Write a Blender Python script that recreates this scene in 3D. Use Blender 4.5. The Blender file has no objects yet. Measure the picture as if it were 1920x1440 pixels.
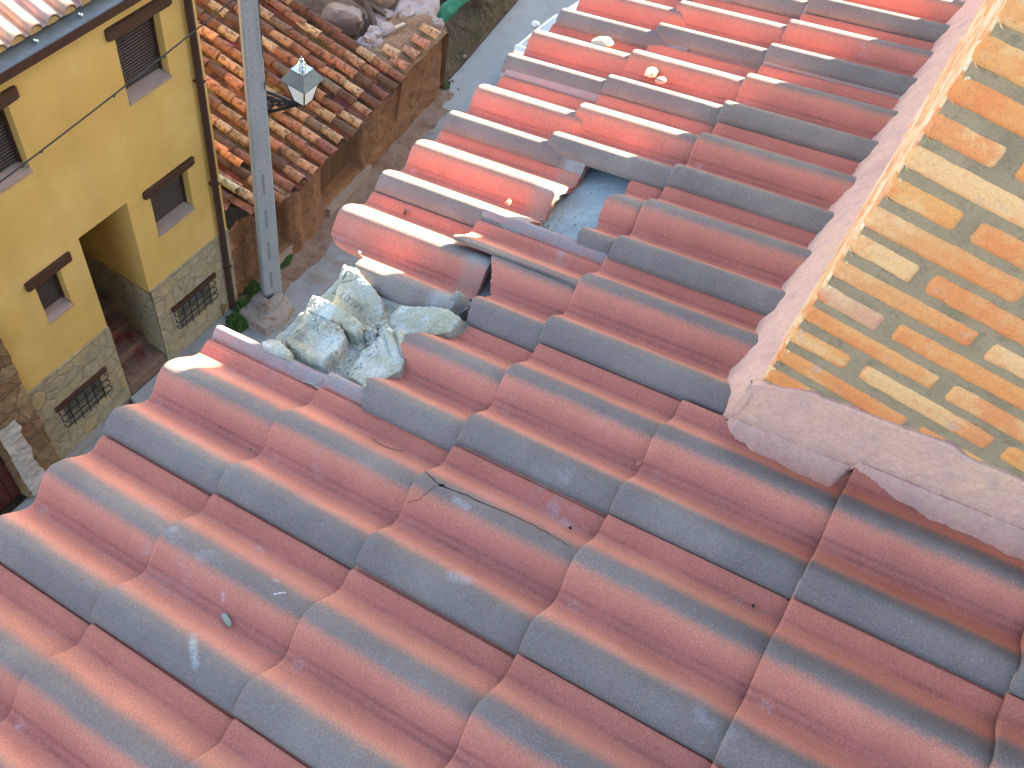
import bpy, math, random, json
from mathutils import Vector, Matrix, noise
R = math.radians
random.seed(7)
sc = bpy.context.scene
col = sc.collection

# ------------------------------------------------------------------ camera
TH = 0.283925            # pitch of the near roof
TL = 0.32665             # exposed length of one tile
CT, ST = math.cos(TH), math.sin(TH)
CAM = (0.53316, 1.00907, 1.7247)
RX = (-0.526014, 0.837498, 0.148007)
RY = (0.657443, 0.510818, -0.553926)
RZ = (-0.539516, -0.194066, -0.819305)
cd = bpy.data.cameras.new('camera')
cam = bpy.data.objects.new('camera', cd)
col.objects.link(cam)
cam.matrix_world = Matrix(((RX[0], -RY[0], -RZ[0], CAM[0]), (RX[1], -RY[1], -RZ[1], CAM[1]), (RX[2], -RY[2], -RZ[2], CAM[2]), (0, 0, 0, 1)))
cd.sensor_width = 36
cd.lens = 1793.35 / 1920 * 36
cd.clip_start = 0.05
cd.clip_end = 600
sc.camera = cam
sc.render.resolution_x = 1024
sc.render.resolution_y = 768

# ------------------------------------------------------------------ light
SUN_EL = 24.0
SH = Vector((-0.914, 0.405, 0)).normalized()
w = bpy.data.worlds.new('World'); sc.world = w; w.use_nodes = True
nt = w.node_tree
sky = nt.nodes.new('ShaderNodeTexSky'); sky.sky_type = 'NISHITA'; sky.sun_disc = False
sky.sun_elevation = R(SUN_EL); sky.sun_rotation = math.atan2(SH.x, SH.y)
sky.altitude = 900; sky.air_density = 0.9; sky.dust_density = 2.6; sky.ozone_density = 0.6
bg = nt.nodes['Background']; bg.inputs['Strength'].default_value = 0.055
nt.links.new(sky.outputs[0], bg.inputs['Color'])
ld = bpy.data.lights.new('sun', 'SUN'); ld.energy = 5.0; ld.angle = R(0.5); ld.color = (1.0, 0.90, 0.76)
sun = bpy.data.objects.new('sun', ld); col.objects.link(sun)
sdir = Vector((SH.x * math.cos(R(SUN_EL)), SH.y * math.cos(R(SUN_EL)), math.sin(R(SUN_EL))))
sun.rotation_euler = sdir.to_track_quat('Z', 'Y').to_euler()
sun.location = sdir * 30
sc.view_settings.view_transform = 'Standard'
sc.view_settings.look = 'None'
sc.view_settings.exposure = 4.12
sc.view_settings.gamma = 1.0
sc.view_settings.use_white_balance = True
sc.view_settings.white_balance_temperature = 7350
sc.view_settings.white_balance_tint = 8

# ------------------------------------------------------------------ helpers
def nz(x, y=0.0, z=0.0, s=1.0):
    return noise.noise(Vector((x * s, y * s, z * s)))

def fbm(x, y=0.0, z=0.0, s=1.0, o=4):
    t = 0; a = 1; k = s; m = 0
    for _ in range(o):
        t += a * noise.noise(Vector((x * k, y * k, z * k + 3.7 * _))); m += a; a *= .5; k *= 2.1
    return t / m

def sm(a, b, x):
    t = max(0, min(1, (x - a) / (b - a))); return t * t * (3 - 2 * t)

def lerp(pts, x):
    if x <= pts[0][0]: return pts[0][1]
    for (a, b), (c, d) in zip(pts, pts[1:]):
        if x <= c: return b + (d - b) * (x - a) / (c - a)
    return pts[-1][1]

class MB:
    """collects geometry; build() links it as one mesh object"""
    def __init__(s): s.v = []; s.f = []; s.c = []; s.uv = []; s.cc = None; s.cu = False
    def col(s, c): s.cc = c; return s
    def add(s, vs, fs, uvs=None):
        n = len(s.v); s.v += [tuple(p) for p in vs]; s.f += [tuple(i + n for i in f) for f in fs]
        s.c += [s.cc or (1, 1, 1)] * len(vs)
        s.uv += (uvs if uvs else [(0, 0)] * len(vs))
        return s
    def box(s, x0, x1, y0, y1, z0, z1, M=None):
        vs = [Vector((x, y, z)) for x in (x0, x1) for y in (y0, y1) for z in (z0, z1)]
        if M: vs = [M @ p for p in vs]
        return s.add(vs, [(0, 1, 3, 2), (4, 6, 7, 5), (0, 4, 5, 1), (2, 3, 7, 6), (0, 2, 6, 4), (1, 5, 7, 3)])
    def grid(s, fn, nu, nv, uvfn=None, close=False):
        vs = [fn(i / (nu - 1), j / (nv - 1)) for i in range(nu) for j in range(nv)]
        us = [uvfn(i / (nu - 1), j / (nv - 1)) for i in range(nu) for j in range(nv)] if uvfn else None
        fs = [(i * nv + j, (i + 1) * nv + j, (i + 1) * nv + j + 1, i * nv + j + 1) for i in range(nu - 1) for j in range(nv - 1)]
        return s.add(vs, fs, us)
    def tube(s, pts, r, n=8, cap=True, r2=None):
        pts = [Vector(p) for p in pts]; rings = []; m = len(pts)
        up = None
        for i, p in enumerate(pts):
            t = (pts[min(i + 1, m - 1)] - pts[max(i - 1, 0)]).normalized()
            if up is None: up = t.orthogonal().normalized()
            up = (up - t * up.dot(t)).normalized(); b = t.cross(up)
            rr = r if r2 is None else r + (r2 - r) * i / (m - 1)
            rings.append([p + (up * math.cos(6.28318 * k / n) + b * math.sin(6.28318 * k / n)) * rr for k in range(n)])
        vs = [q for g in rings for q in g]
        fs = [(i * n + k, i * n + (k + 1) % n, (i + 1) * n + (k + 1) % n, (i + 1) * n + k) for i in range(m - 1) for k in range(n)]
        if cap: fs += [tuple(range(n))[::-1], tuple((m - 1) * n + k for k in range(n))]
        return s.add(vs, fs)
    def extrude(s, poly, z0, z1, M=None):
        n = len(poly)
        vs = [Vector((x, y, z0)) for x, y in poly] + [Vector((x, y, z1)) for x, y in poly]
        if M: vs = [M @ p for p in vs]
        return s.add(vs, [tuple(range(n))[::-1], tuple(range(n, 2 * n))] + [(i, (i + 1) % n, (i + 1) % n + n, i + n) for i in range(n)])
    def rock(s, c, size, seed, rough=.25, n=10, M=None, sq=2.6):
        c = Vector(c); vs = []
        for i in range(n + 1):
            for j in range(2 * n):
                a = math.pi * i / n; b = math.pi * j / n
                d = Vector((math.sin(a) * math.cos(b), math.sin(a) * math.sin(b), math.cos(a)))
                k = (abs(d.x) ** sq + abs(d.y) ** sq + abs(d.z) ** sq) ** (-1 / sq)
                k *= 1 + rough * fbm(d.x + seed * 3.1, d.y - seed, d.z + seed * 1.7, 1.6, 3)
                p = Vector((d.x * size[0], d.y * size[1], d.z * size[2])) * k
                vs.append((M @ p if M else p) + c)
        m = 2 * n
        fs = [(i * m + j, (i + 1) * m + j, (i + 1) * m + (j + 1) % m, i * m + (j + 1) % m) for i in range(n) for j in range(m)]
        return s.add(vs, fs)
    def build(s, name, m, parent=None, smooth=False, loc=None, ang=40):
        me = bpy.data.meshes.new(name)
        vs = s.v
        if loc is None and parent is not None: loc = parent.location if not parent.parent else None
        off = Vector((0, 0, 0))
        if parent is not None and parent.get('_o') is not None: off = Vector(parent['_o'])
        elif loc is not None: off = Vector(loc)
        me.from_pydata([tuple(Vector(p) - off) for p in vs], [], s.f)
        uvl = me.uv_layers.new(name='UVMap')
        ca = me.color_attributes.new('Col', 'FLOAT_COLOR', 'POINT')
        for i, c in enumerate(s.c): ca.data[i].color = (c[0], c[1], c[2], 1)
        for l in me.loops: uvl.data[l.index].uv = s.uv[l.vertex_index]
        me.materials.append(m)
        me.validate()
        if smooth:
            for p in me.polygons: p.use_smooth = True
            try: me.set_sharp_from_angle(angle=R(ang))
            except Exception: pass
        o = bpy.data.objects.new(name, me); col.objects.link(o)
        if parent is not None: o.parent = parent
        if parent is None and off.length: o.location = off
        return o

def tag(o, label=None, cat=None, group=None, kind=None):
    if label: o['label'] = label
    if cat: o['category'] = cat
    if group: o['group'] = group
    if kind: o['kind'] = kind
    return o

def thing(name, label, cat, loc=(0, 0, 0), group=None):
    o = bpy.data.objects.new(name, None); col.objects.link(o); o.location = loc
    o.empty_display_size = .2
    return tag(o, label, cat, group)

# ------------------------------------------------------------------ materials
class NT:
    def __init__(s, name):
        s.m = bpy.data.materials.new(name); s.m.use_nodes = True; s.t = s.m.node_tree
        s.b = s.t.nodes['Principled BSDF']; s.pos = s.n('ShaderNodeNewGeometry').outputs['Position']
    def n(s, k, **kw):
        x = s.t.nodes.new(k)
        for a, b in kw.items(): setattr(x, a, b)
        return x
    def l(s, a, b): s.t.links.new(a, b)
    def noise(s, scale, detail=4, rough=.55, vec=None, out='Fac', dist=0):
        x = s.n('ShaderNodeTexNoise'); x.inputs['Scale'].default_value = scale; x.inputs['Detail'].default_value = detail
        x.inputs['Roughness'].default_value = rough; x.inputs['Distortion'].default_value = dist
        s.l(vec or s.pos, x.inputs['Vector']); return x.outputs[out]
    def voro(s, scale, feature='F1', vec=None, out='Distance', rnd=1):
        x = s.n('ShaderNodeTexVoronoi', feature=feature); x.inputs['Scale'].default_value = scale
        if 'Randomness' in x.inputs: x.inputs['Randomness'].default_value = rnd
        s.l(vec or s.pos, x.inputs['Vector']); return x.outputs[out]
    def ramp(s, fac, stops, interp='LINEAR'):
        x = s.n('ShaderNodeValToRGB'); r = x.color_ramp; r.interpolation = interp
        while len(r.elements) < len(stops): r.elements.new(0.5)
        for e, (p, c) in zip(r.elements, stops):
            e.position = p; e.color = (*c, 1) if not isinstance(c, (int, float)) else (c, c, c, 1)
        s.l(fac, x.inputs['Fac']); return x.outputs['Color']
    def val(s, v): x = s.n('ShaderNodeValue'); x.outputs[0].default_value = v; return x.outputs[0]
    def math(s, op, a, b=None, c=None, clamp=False):
        x = s.n('ShaderNodeMath', operation=op, use_clamp=clamp)
        for i, q in enumerate((a, b, c)):
            if q is None: continue
            if isinstance(q, (int, float)): x.inputs[i].default_value = q
            else: s.l(q, x.inputs[i])
        return x.outputs[0]
    def mix(s, f, a, b, mode='MIX'):
        x = s.n('ShaderNodeMix', data_type='RGBA', blend_type=mode)
        for k, q in ((0, f), (6, a), (7, b)):
            if isinstance(q, (int, float)): x.inputs[k].default_value = q
            elif isinstance(q, tuple): x.inputs[k].default_value = (*q, 1)
            else: s.l(q, x.inputs[k])
        return x.outputs[2]
    def attr(s, name): x = s.n('ShaderNodeAttribute', attribute_name=name); return x.outputs['Color']
    def uv(s):
        x = s.n('ShaderNodeUVMap', uv_map='UVMap'); y = s.n('ShaderNodeSeparateXYZ'); s.l(x.outputs[0], y.inputs[0]); return y.outputs[0], y.outputs[1], x.outputs[0]
    def xyz(s): y = s.n('ShaderNodeSeparateXYZ'); s.l(s.pos, y.inputs[0]); return y.outputs
    def map(s, sc, rot=(0, 0, 0), vec=None):
        x = s.n('ShaderNodeMapping'); x.inputs['Scale'].default_value = sc; x.inputs['Rotation'].default_value = rot
        s.l(vec or s.pos, x.inputs['Vector']); return x.outputs[0]
    def bump(s, h, strength=.5, dist=.002, prev=None):
        x = s.n('ShaderNodeBump'); x.inputs['Strength'].default_value = strength; x.inputs['Distance'].default_value = dist
        s.l(h, x.inputs['Height'])
        if prev: s.l(prev, x.inputs['Normal'])
        return x.outputs[0]
    def done(s, c, rough=.85, normal=None, metal=0, spec=.3):
        if isinstance(c, tuple): s.b.inputs['Base Color'].default_value = (*c, 1)
        else: s.l(c, s.b.inputs['Base Color'])
        if isinstance(rough, (int, float)): s.b.inputs['Roughness'].default_value = rough
        else: s.l(rough, s.b.inputs['Roughness'])
        s.b.inputs['Metallic'].default_value = metal; s.b.inputs['Specular IOR Level'].default_value = spec
        if normal: s.l(normal, s.b.inputs['Normal'])
        return s.m

def rough_mat(name, cols, scale=3, fine=60, rough=.9, bump=.6, bdist=.004, dark=None, darkscale=8, spec=.25, vecscale=None):
    """irregular mineral surface: colour patches, fine grain, optional dark stains"""
    t = NT(name); v = t.map(vecscale) if vecscale else None
    n1 = t.noise(scale, 6, .6, v); k = len(cols)
    c = t.ramp(n1, [(.3 + .4 * i / max(1, k - 1), q) for i, q in enumerate(cols)])
    n2 = t.noise(fine, 5, .7, v)
    c = t.mix(.35, c, t.ramp(n2, [(.3, .25), (.7, 1.0)]), 'MULTIPLY')
    if dark:
        d = t.ramp(t.noise(darkscale, 8, .7, v), [(.52, 0.0), (.66, 1.0)])
        c = t.mix(d, c, dark)
    h = t.math('ADD', t.math('MULTIPLY', n2, .5), n1)
    return t.done(c, rough, t.bump(h, bump, bdist), spec=spec)

def plain(name, c, rough=.5, metal=0, spec=.4, var=.2, scale=12, bump=0):
    t = NT(name); n = t.noise(scale, 5, .6)
    k = t.mix(var, c, t.ramp(n, [(.3, .2), (.7, 1.0)]), 'MULTIPLY')
    return t.done(k, rough, t.bump(n, bump, .003) if bump else None, metal, spec)
M = {}
def roof_tile_mat():
    t = NT('concrete_tile')
    u, v, uvv = t.uv()
    wob = t.math('ADD', t.math('MULTIPLY', t.math('SUBTRACT', t.noise(8, 2), .5), .012), t.math('MULTIPLY', t.math('SUBTRACT', t.noise(320, 3, .8), .5), .030))
    s = t.math('DIVIDE', t.math('ADD', u, wob), .34)
    p = lambda x: x / .34
    g = t.ramp(s, [(0, 1.0), (p(.050), 1.0), (p(.078), 0.0), (p(.157), 0.0), (p(.179), 1.0), (p(.200), 1.0), (p(.229), 0.0), (1, 0.0)], 'EASE')
    # red body: salmon on the rolls, pinker in the pans plus a little painted-in occlusion, with the grain of a sanded concrete face
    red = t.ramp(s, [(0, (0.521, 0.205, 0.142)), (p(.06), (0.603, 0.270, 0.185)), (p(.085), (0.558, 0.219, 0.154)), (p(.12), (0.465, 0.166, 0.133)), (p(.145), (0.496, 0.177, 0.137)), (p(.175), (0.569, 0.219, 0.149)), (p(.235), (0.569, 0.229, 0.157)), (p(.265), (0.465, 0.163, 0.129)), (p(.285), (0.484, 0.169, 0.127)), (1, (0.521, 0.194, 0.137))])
    red = t.mix(.55, red, t.ramp(t.noise(7, 5, .6), [(.3, .78), (.7, 1.12)]), 'MULTIPLY')
    gr = t.ramp(t.noise(5, 6, .6), [(.3, (.138, .130, .128)), (.5, (.170, .158, .150)), (.7, (.212, .195, .178))])
    c = t.mix(t.math('MULTIPLY', g, .94), red, gr)
    for s0_, w_ in ((.116, .0035), (.129, .002), (.262, .0035)):  # dirt lines in the pan creases, also painting in their narrow shadow
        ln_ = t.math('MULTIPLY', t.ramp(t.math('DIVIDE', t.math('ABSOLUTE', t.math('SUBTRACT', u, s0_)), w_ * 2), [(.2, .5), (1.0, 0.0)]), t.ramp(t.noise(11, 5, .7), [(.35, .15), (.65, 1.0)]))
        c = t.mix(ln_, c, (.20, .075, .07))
    # sheltered back end and the bare side lap
    pale = t.math('MAXIMUM', t.ramp(v, [(.352, 0.0), (.375, 1.0)]), t.ramp(u, [(.302, 0.0), (.309, 1.0)]))
    pc = t.mix(g, (.37, .20, .165), (.27, .27, .27))
    pc = t.mix(t.ramp(u, [(.300, 0.0), (.306, 1.0)]), pc, (.30, .26, .26))
    pale = t.math('MULTIPLY', pale, t.ramp(t.noise(30, 4), [(.2, .5), (.6, 1.0)]))
    c = t.mix(pale, c, pc)
    # whitish rub where the next tile's nib sat, in the pan close to the front edge
    du = t.math('MULTIPLY', t.math('SUBTRACT', u, .117), 85.0); dv = t.math('MULTIPLY', t.math('SUBTRACT', v, .032), 70.0)
    d2 = t.math('ADD', t.math('POWER', du, 2.0), t.math('POWER', dv, 2.0))
    rub = t.math('MULTIPLY', t.ramp(d2, [(.0, 1.0), (1.0, 0.0)]), t.ramp(t.noise(240, 3, .8), [(.45, 0.0), (.62, .8)]))
    rub = t.math('MULTIPLY', rub, t.ramp(t.n('ShaderNodeObjectInfo').outputs['Random'], [(.2, .15), (.9, .8)]))
    c = t.mix(rub, c, (.52, .40, .40))
    px, py, pz = t.xyz()
    fa = t.math('MULTIPLY', px, -1.0); fb = t.math('DIVIDE', py, CT)
    for (ax, ay, bx, by, wd, st, cc_) in ((-.113, .572, -.101, .584, .0022, .95, (.62, .62, .68)), (-.246, .512, -.272, .545, .009, .55, (.42, .46, .46)), (-.235, .500, -.250, .520, .010, .35, (.42, .46, .46)), (-.151, .487, -.159, .494, .004, .6, (.55, .5, .5)), (.060, .815, .068, .838, .017, .5, (.42, .45, .52)), (.185, .735, .182, .76, .010, .4, (.45, .47, .5)), (1.583, .168, 1.593, .174, .003, .9, (.7, .62, .62)), (1.437, .925, 1.453, .938, .004, .7, (.62, .6, .66)), (-.045, .470, -.047, .482, .008, .3, (.5, .45, .45)), (-.09, .548, -.088, .556, .005, .4, (.45, .47, .5))):
        dx, dy = bx - ax, by - ay; L2 = dx * dx + dy * dy
        qx = t.math('SUBTRACT', fa, ax); qy = t.math('SUBTRACT', fb, ay)
        tt = t.math('DIVIDE', t.math('ADD', t.math('MULTIPLY', qx, dx), t.math('MULTIPLY', qy, dy)), L2, clamp=True)
        ex = t.math('SUBTRACT', qx, t.math('MULTIPLY', tt, dx)); ey = t.math('SUBTRACT', qy, t.math('MULTIPLY', tt, dy))
        dd = t.math('SQRT', t.math('ADD', t.math('POWER', ex, 2.0), t.math('POWER', ey, 2.0)))
        mk = t.math('MULTIPLY', t.ramp(t.math('DIVIDE', dd, wd), [(.25, st), (1.0, 0.0)]), t.ramp(t.noise(180, 4, .7), [(.35, .2), (.6, 1.0)]))
        c = t.mix(mk, c, cc_)
    # lime smears
    sm_ = t.math('MULTIPLY', t.ramp(t.noise(3.1, 3), [(.6, 0.0), (.72, 1.0)]), t.ramp(t.noise(17, 5, .7), [(.5, 0.0), (.7, .55)]))
    c = t.mix(sm_, c, (.40, .40, .43))
    # grain
    gn = t.noise(900, 2, .6)
    c = t.mix(.5, c, t.ramp(gn, [(.28, .40), (.72, 1.45)]), 'MULTIPLY')
    g3 = t.noise(330, 3, .8)
    c = t.mix(.55, c, t.ramp(g3, [(.25, .45), (.72, 1.4)]), 'MULTIPLY')
    wv = t.n('ShaderNodeTexVoronoi', feature='F1'); wv.inputs['Scale'].default_value = 420; t.l(t.pos, wv.inputs['Vector'])
    sep = t.n('ShaderNodeSeparateColor'); t.l(wv.outputs['Color'], sep.inputs[0])
    spk = t.math('MULTIPLY', t.math('LESS_THAN', wv.outputs['Distance'], .22), t.math('GREATER_THAN', sep.outputs[0], .93))
    c = t.mix(t.math('MULTIPLY', spk, .75), c, (.50, .50, .52))
    spk2 = t.math('MULTIPLY', t.math('LESS_THAN', wv.outputs['Distance'], .25), t.math('GREATER_THAN', sep.outputs[1], .93))
    c = t.mix(t.math('MULTIPLY', spk2, .6), c, (.10, .055, .05))
    oi = t.n('ShaderNodeObjectInfo').outputs['Random']
    c = t.mix(.5, c, t.ramp(oi, [(0, (.86, .84, .86)), (.5, (1, 1, 1)), (1, (1.1, 1.03, .96))]), 'MULTIPLY')
    b = t.bump(gn, .7, .0012)
    b = t.bump(t.noise(25, 4), .25, .002, b)
    return t.done(c, .95, b, spec=.08)
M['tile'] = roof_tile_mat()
M['screed'] = rough_mat('roof_screed', [(.20, .27, .30), (.29, .37, .40), (.24, .30, .32)], 7, 220, .95, .5, .002, dark=(.24, .27, .29), darkscale=50)
def mortar_mat():
    t = NT('lime_mortar')
    n = t.noise(13, 6, .6); f = t.noise(160, 5, .75)
    c = t.ramp(n, [(.3, (.30, .295, .22)), (.43, (.44, .42, .31)), (.52, (.42, .43, .36)), (.62, (.52, .55, .53)), (.75, (.60, .63, .62))])
    c = t.mix(t.ramp(t.noise(18, 4, .6), [(.55, 0.0), (.75, .7)]), c, (.42, .34, .22))
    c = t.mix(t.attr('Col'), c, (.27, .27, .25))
    c = t.mix(.6, c, t.ramp(f, [(.3, .5), (.62, 1.1)]), 'MULTIPLY')
    pit = t.math('LESS_THAN', t.voro(180), .13)
    c = t.mix(t.math('MULTIPLY', pit, .3), c, (.20, .19, .16))
    return t.done(c, .95, t.bump(t.math('ADD', f, t.noise(35, 5)), 1.0, .004), spec=.15)
M['mortar'] = mortar_mat()
M['fillet'] = rough_mat('pink_render', [(.52, .29, .24), (.62, .36, .29), (.66, .40, .28)], 5, 130, .95, .8, .003, dark=(.46, .28, .24), darkscale=22)
def brick_mat():
    t = NT('chimney_brick')
    c = t.attr('Col'); n = t.noise(14, 5, .6)
    c = t.mix(t.ramp(n, [(.42, .75), (.52, 0.0)]), c, (.68, .22, .08))
    c = t.mix(t.ramp(t.noise(7, 4, .6, t.map((1, 1, 1.7))), [(.56, 0.0), (.70, .6)]), c, (.76, .52, .27))
    c = t.mix(t.ramp(t.noise(23, 4, .6), [(.62, 0.0), (.72, .7)]), c, (.52, .33, .28))
    f = t.noise(240, 5, .7)
    c = t.mix(.35, c, t.ramp(f, [(.3, .45), (.62, 1.05)]), 'MULTIPLY')
    pit = t.math('LESS_THAN', t.voro(150), .11)
    c = t.mix(t.math('MULTIPLY', pit, .75), c, (.14, .09, .06))
    return t.done(c, .88, t.bump(t.math('ADD', f, t.noise(50, 4)), .55, .002), spec=.2)
M['brick'] = brick_mat()
M['joint'] = rough_mat('brick_joint', [(.29, .225, .14), (.37, .285, .18), (.33, .255, .16)], 12, 330, .95, 1.0, .004, dark=(.21, .165, .105), darkscale=45)
def yellow_mat():
    t = NT('yellow_render')
    c = t.ramp(t.noise(.8, 5, .6), [(.3, (.50, .32, .10)), (.5, (.57, .37, .125)), (.7, (.63, .43, .17))])
    st = t.ramp(t.noise(2.2, 5, .6, t.map((1, 1, .12))), [(.45, 0.0), (.8, .28)])
    c = t.mix(st, c, (.36, .23, .09))
    f = t.noise(55, 5, .75)
    c = t.mix(.3, c, t.ramp(f, [(.3, .55), (.65, 1.05)]), 'MULTIPLY')
    return t.done(c, .92, t.bump(f, .4, .006), spec=.15)
M['yellow'] = yellow_mat()
def stone_mat(name, cols, jc, scale=3.4, rnd=1):
    t = NT(name)
    wv = t.noise(3, 4, .6, out='Color'); mx = t.n('ShaderNodeMix', data_type='VECTOR'); mx.inputs[0].default_value = .13
    t.l(t.pos, mx.inputs[4]); t.l(wv, mx.inputs[5])
    d = t.voro(scale, 'DISTANCE_TO_EDGE', mx.outputs[1]); cc = t.voro(scale, 'F1', mx.outputs[1], 'Color')
    sep = t.n('ShaderNodeSeparateColor'); t.l(cc, sep.inputs[0])
    k = len(cols); c = t.ramp(sep.outputs[0], [((i + .0) / (k - 1), q) for i, q in enumerate(cols)])
    c = t.mix(.6, c, t.ramp(t.noise(9, 6, .7), [(.3, .5), (.7, 1.2)]), 'MULTIPLY')
    e = t.ramp(d, [(.006, .8), (.03, 0.0)])
    c = t.mix(e, c, jc)
    return t.done(c, .9, t.bump(t.math('ADD', t.ramp(d, [(0, 0.0), (.07, 1.0)]), t.math('MULTIPLY', t.noise(25, 5, .7), .6)), .8, .02), spec=.2)
M['stone'] = stone_mat('plinth_stone', [(.31, .26, .18), (.35, .29, .19), (.28, .25, .19), (.38, .29, .17), (.33, .28, .21)], (.24, .205, .15), 4.0)
M['stone_dark'] = M['stone']
M['lintel'] = rough_mat('lintel_wood', [(.045, .022, .014), (.085, .042, .027)], 6, 60, .8, .6, .004, vecscale=(.25, 1, 3))
def shutter_mat():
    t = NT('roller_shutter')
    z = t.xyz()[2]
    wv = t.math('SINE', t.math('MULTIPLY', z, 2 * math.pi / .045))
    c = t.mix(t.ramp(wv, [(.0, 0.0), (.6, 1.0)]), (.028, .02, .017), (.06, .042, .034))
    return t.done(c, .5, t.bump(wv, .8, .01), spec=.4)
M['shutter'] = shutter_mat()
M['sill'] = rough_mat('sill_stone', [(.30, .22, .18), (.38, .29, .25)], 5, 70, .8, .4, .003)
M['iron'] = plain('black_iron', (.015, .015, .018), .5, .3)
M['pipe'] = plain('brown_pipe', (.045, .022, .018), .4)
M['zinc'] = plain('zinc_gutter', (.20, .24, .26), .45, .5, var=.4, scale=6)
M['concrete'] = rough_mat('street_concrete', [(.235, .245, .25), (.29, .305, .31), (.26, .25, .235)], 1.6, 90, .92, .4, .004, dark=(.20, .165, .14), darkscale=1.3)
M['dirt'] = rough_mat('dirt', [(.10, .068, .048), (.16, .115, .08), (.13, .11, .095)], 2.5, 40, .95, .9, .02, dark=(.10, .07, .05), darkscale=6)
M['earth'] = rough_mat('red_earth', [(.19, .085, .04), (.27, .13, .065), (.21, .11, .07)], 1.7, 30, .95, 1.0, .03, dark=(.12, .055, .035), darkscale=3.5)
M['gatewood'] = rough_mat('old_gate_wood', [(.11, .055, .03), (.19, .095, .045)], 5, 50, .85, .8, .008, vecscale=(3, 3, .25))
M['pole'] = rough_mat('pole_concrete', [(.27, .285, .30), (.33, .345, .36), (.28, .28, .28)], 2.2, 120, .9, .35, .003, vecscale=(1, 1, .35))
def old_tile_mat():
    t = NT('old_clay_tile')
    c = t.attr('Col')
    c = t.mix(t.ramp(t.noise(6, 5, .65), [(.45, .0), (.75, .35)]), c, (.30, .145, .085))
    d = t.ramp(t.noise(11, 8, .72), [(.47, 0.0), (.60, .8)])
    c = t.mix(d, c, (.06, .038, .03))
    l = t.ramp(t.noise(38, 5, .75), [(.62, 0.0), (.70, .45)])
    c = t.mix(l, c, (.42, .36, .22))
    return t.done(c, .92, t.bump(t.noise(60, 6, .75), .6, .006), spec=.15)
M['oldtile'] = old_tile_mat()
M['glass'] = plain('lantern_glass', (.86, .90, .93), .5, spec=.5, var=.1)
M['steel'] = plain('painted_steel', (.20, .25, .28), .4, .5, var=.25)
M['chrome'] = plain('bright_steel', (.55, .62, .66), .22, .9, var=.1)
M['cable'] = plain('black_cable', (.03, .028, .03), .6)
M['leaf'] = rough_mat('weed_leaf', [(.03, .07, .015), (.06, .12, .03)], 30, 90, .7, .3, .002)
M['straw'] = rough_mat('dry_grass', [(.22, .17, .09), (.32, .26, .15)], 20, 90, .9, .2, .002)
M['net'] = rough_mat('green_netting', [(.01, .13, .075), (.02, .20, .12)], 6, 200, .7, .6, .004)
M['slab'] = rough_mat('pink_grey_stone', [(.26, .20, .19), (.36, .31, .31), (.30, .27, .29)], 2.5, 40, .9, .7, .01, dark=(.22, .15, .12), darkscale=4)
M['rubble'] = rough_mat('rubble_stone', [(.20, .13, .085), (.30, .22, .17), (.27, .24, .24)], 2, 30, .95, .8, .015)
M['beam'] = rough_mat('old_beam', [(.08, .065, .05), (.15, .12, .095)], 6, 60, .9, .8, .008, vecscale=(1.5, .3, 1.5))
M['carpaint'] = plain('silver_paint', (.62, .66, .68), .25, .3, .5, .05)
M['carglass'] = plain('car_glass', (.02, .045, .09), .06, 0, .8, .05)
M['rubber'] = plain('black_trim', (.02, .02, .022), .6)
M['door'] = rough_mat('red_brown_door', [(.085, .02, .018), (.12, .03, .025)], 4, 60, .6, .4, .003)
M['whitewash'] = rough_mat('whitewash', [(.40, .35, .33), (.50, .46, .44)], 3, 50, .9, .5, .006)
M['pebble'] = rough_mat('pale_stone', [(.45, .35, .26), (.58, .48, .38)], 30, 200, .85, .5, .002)
M['quartz'] = rough_mat('yellow_stone', [(.55, .45, .22), (.66, .62, .50)], 40, 200, .8, .5, .002)
M['brown_stone'] = rough_mat('brown_stone', [(.25, .20, .16), (.34, .28, .24)], 40, 200, .8, .5, .002)
M['clay'] = rough_mat('clay_bit', [(.33, .13, .08), (.42, .19, .12)], 40, 200, .9, .5, .002)
M['flake'] = rough_mat('mortar_flake', [(.28, .30, .24), (.36, .38, .31)], 30, 200, .95, .6, .002)
M['twig'] = plain('twig', (.09, .06, .055), .8)
M['black'] = plain('crack_dark', (.012, .009, .008), 1.0, spec=0)
M['grey_dust'] = rough_mat('grey_gravel', [(.33, .33, .32), (.45, .45, .44)], 60, 300, .95, .6, .002)

# ================================================================== NEAR HOUSE
def rp(a, b, h=0.0):
    """point on the near roof: a metres along the eave away from the origin, b metres up the slope, h above the plane"""
    return Vector((-a, b * CT - h * ST, b * ST + h * CT))

GZ = -12.235      # street level
YF = -7.165       # plane of the facade across the street

house = thing('house', 'near house whose red and grey tiled roof fills the foreground', 'house', (-2, 3, -6))
house['_o'] = (-2, 3, -6)
mb = MB(); mb.box(-6.5, 5.5, .16, 6.2, GZ - .6, -.06); mb.box(-6.5, 5.5, 3.4, 6.2, -.3, 1.0)
mb.build('wall', rough_mat('cream_render', [(.45, .36, .25), (.52, .43, .31)], 1, 50, .9, .4, .005), house)
mb = MB()
A0, A1 = -5.5, 6.5
def scr(i, j):
    a = A0 + (A1 - A0) * i; b = .13 + 4.2 * j
    fine = 0
    return rp(a, b, -.055 + .006 * nz(a, b, 0, 12) + .003 * nz(a, b, 2, 60))
mb.grid(scr, 400, 170)
mb.grid(lambda i, j: rp(A0 + (A1 - A0) * i, .13, -.055 - .12 * j), 60, 3)
mb.build('roof_screed', M['screed'], house, smooth=True)

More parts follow.
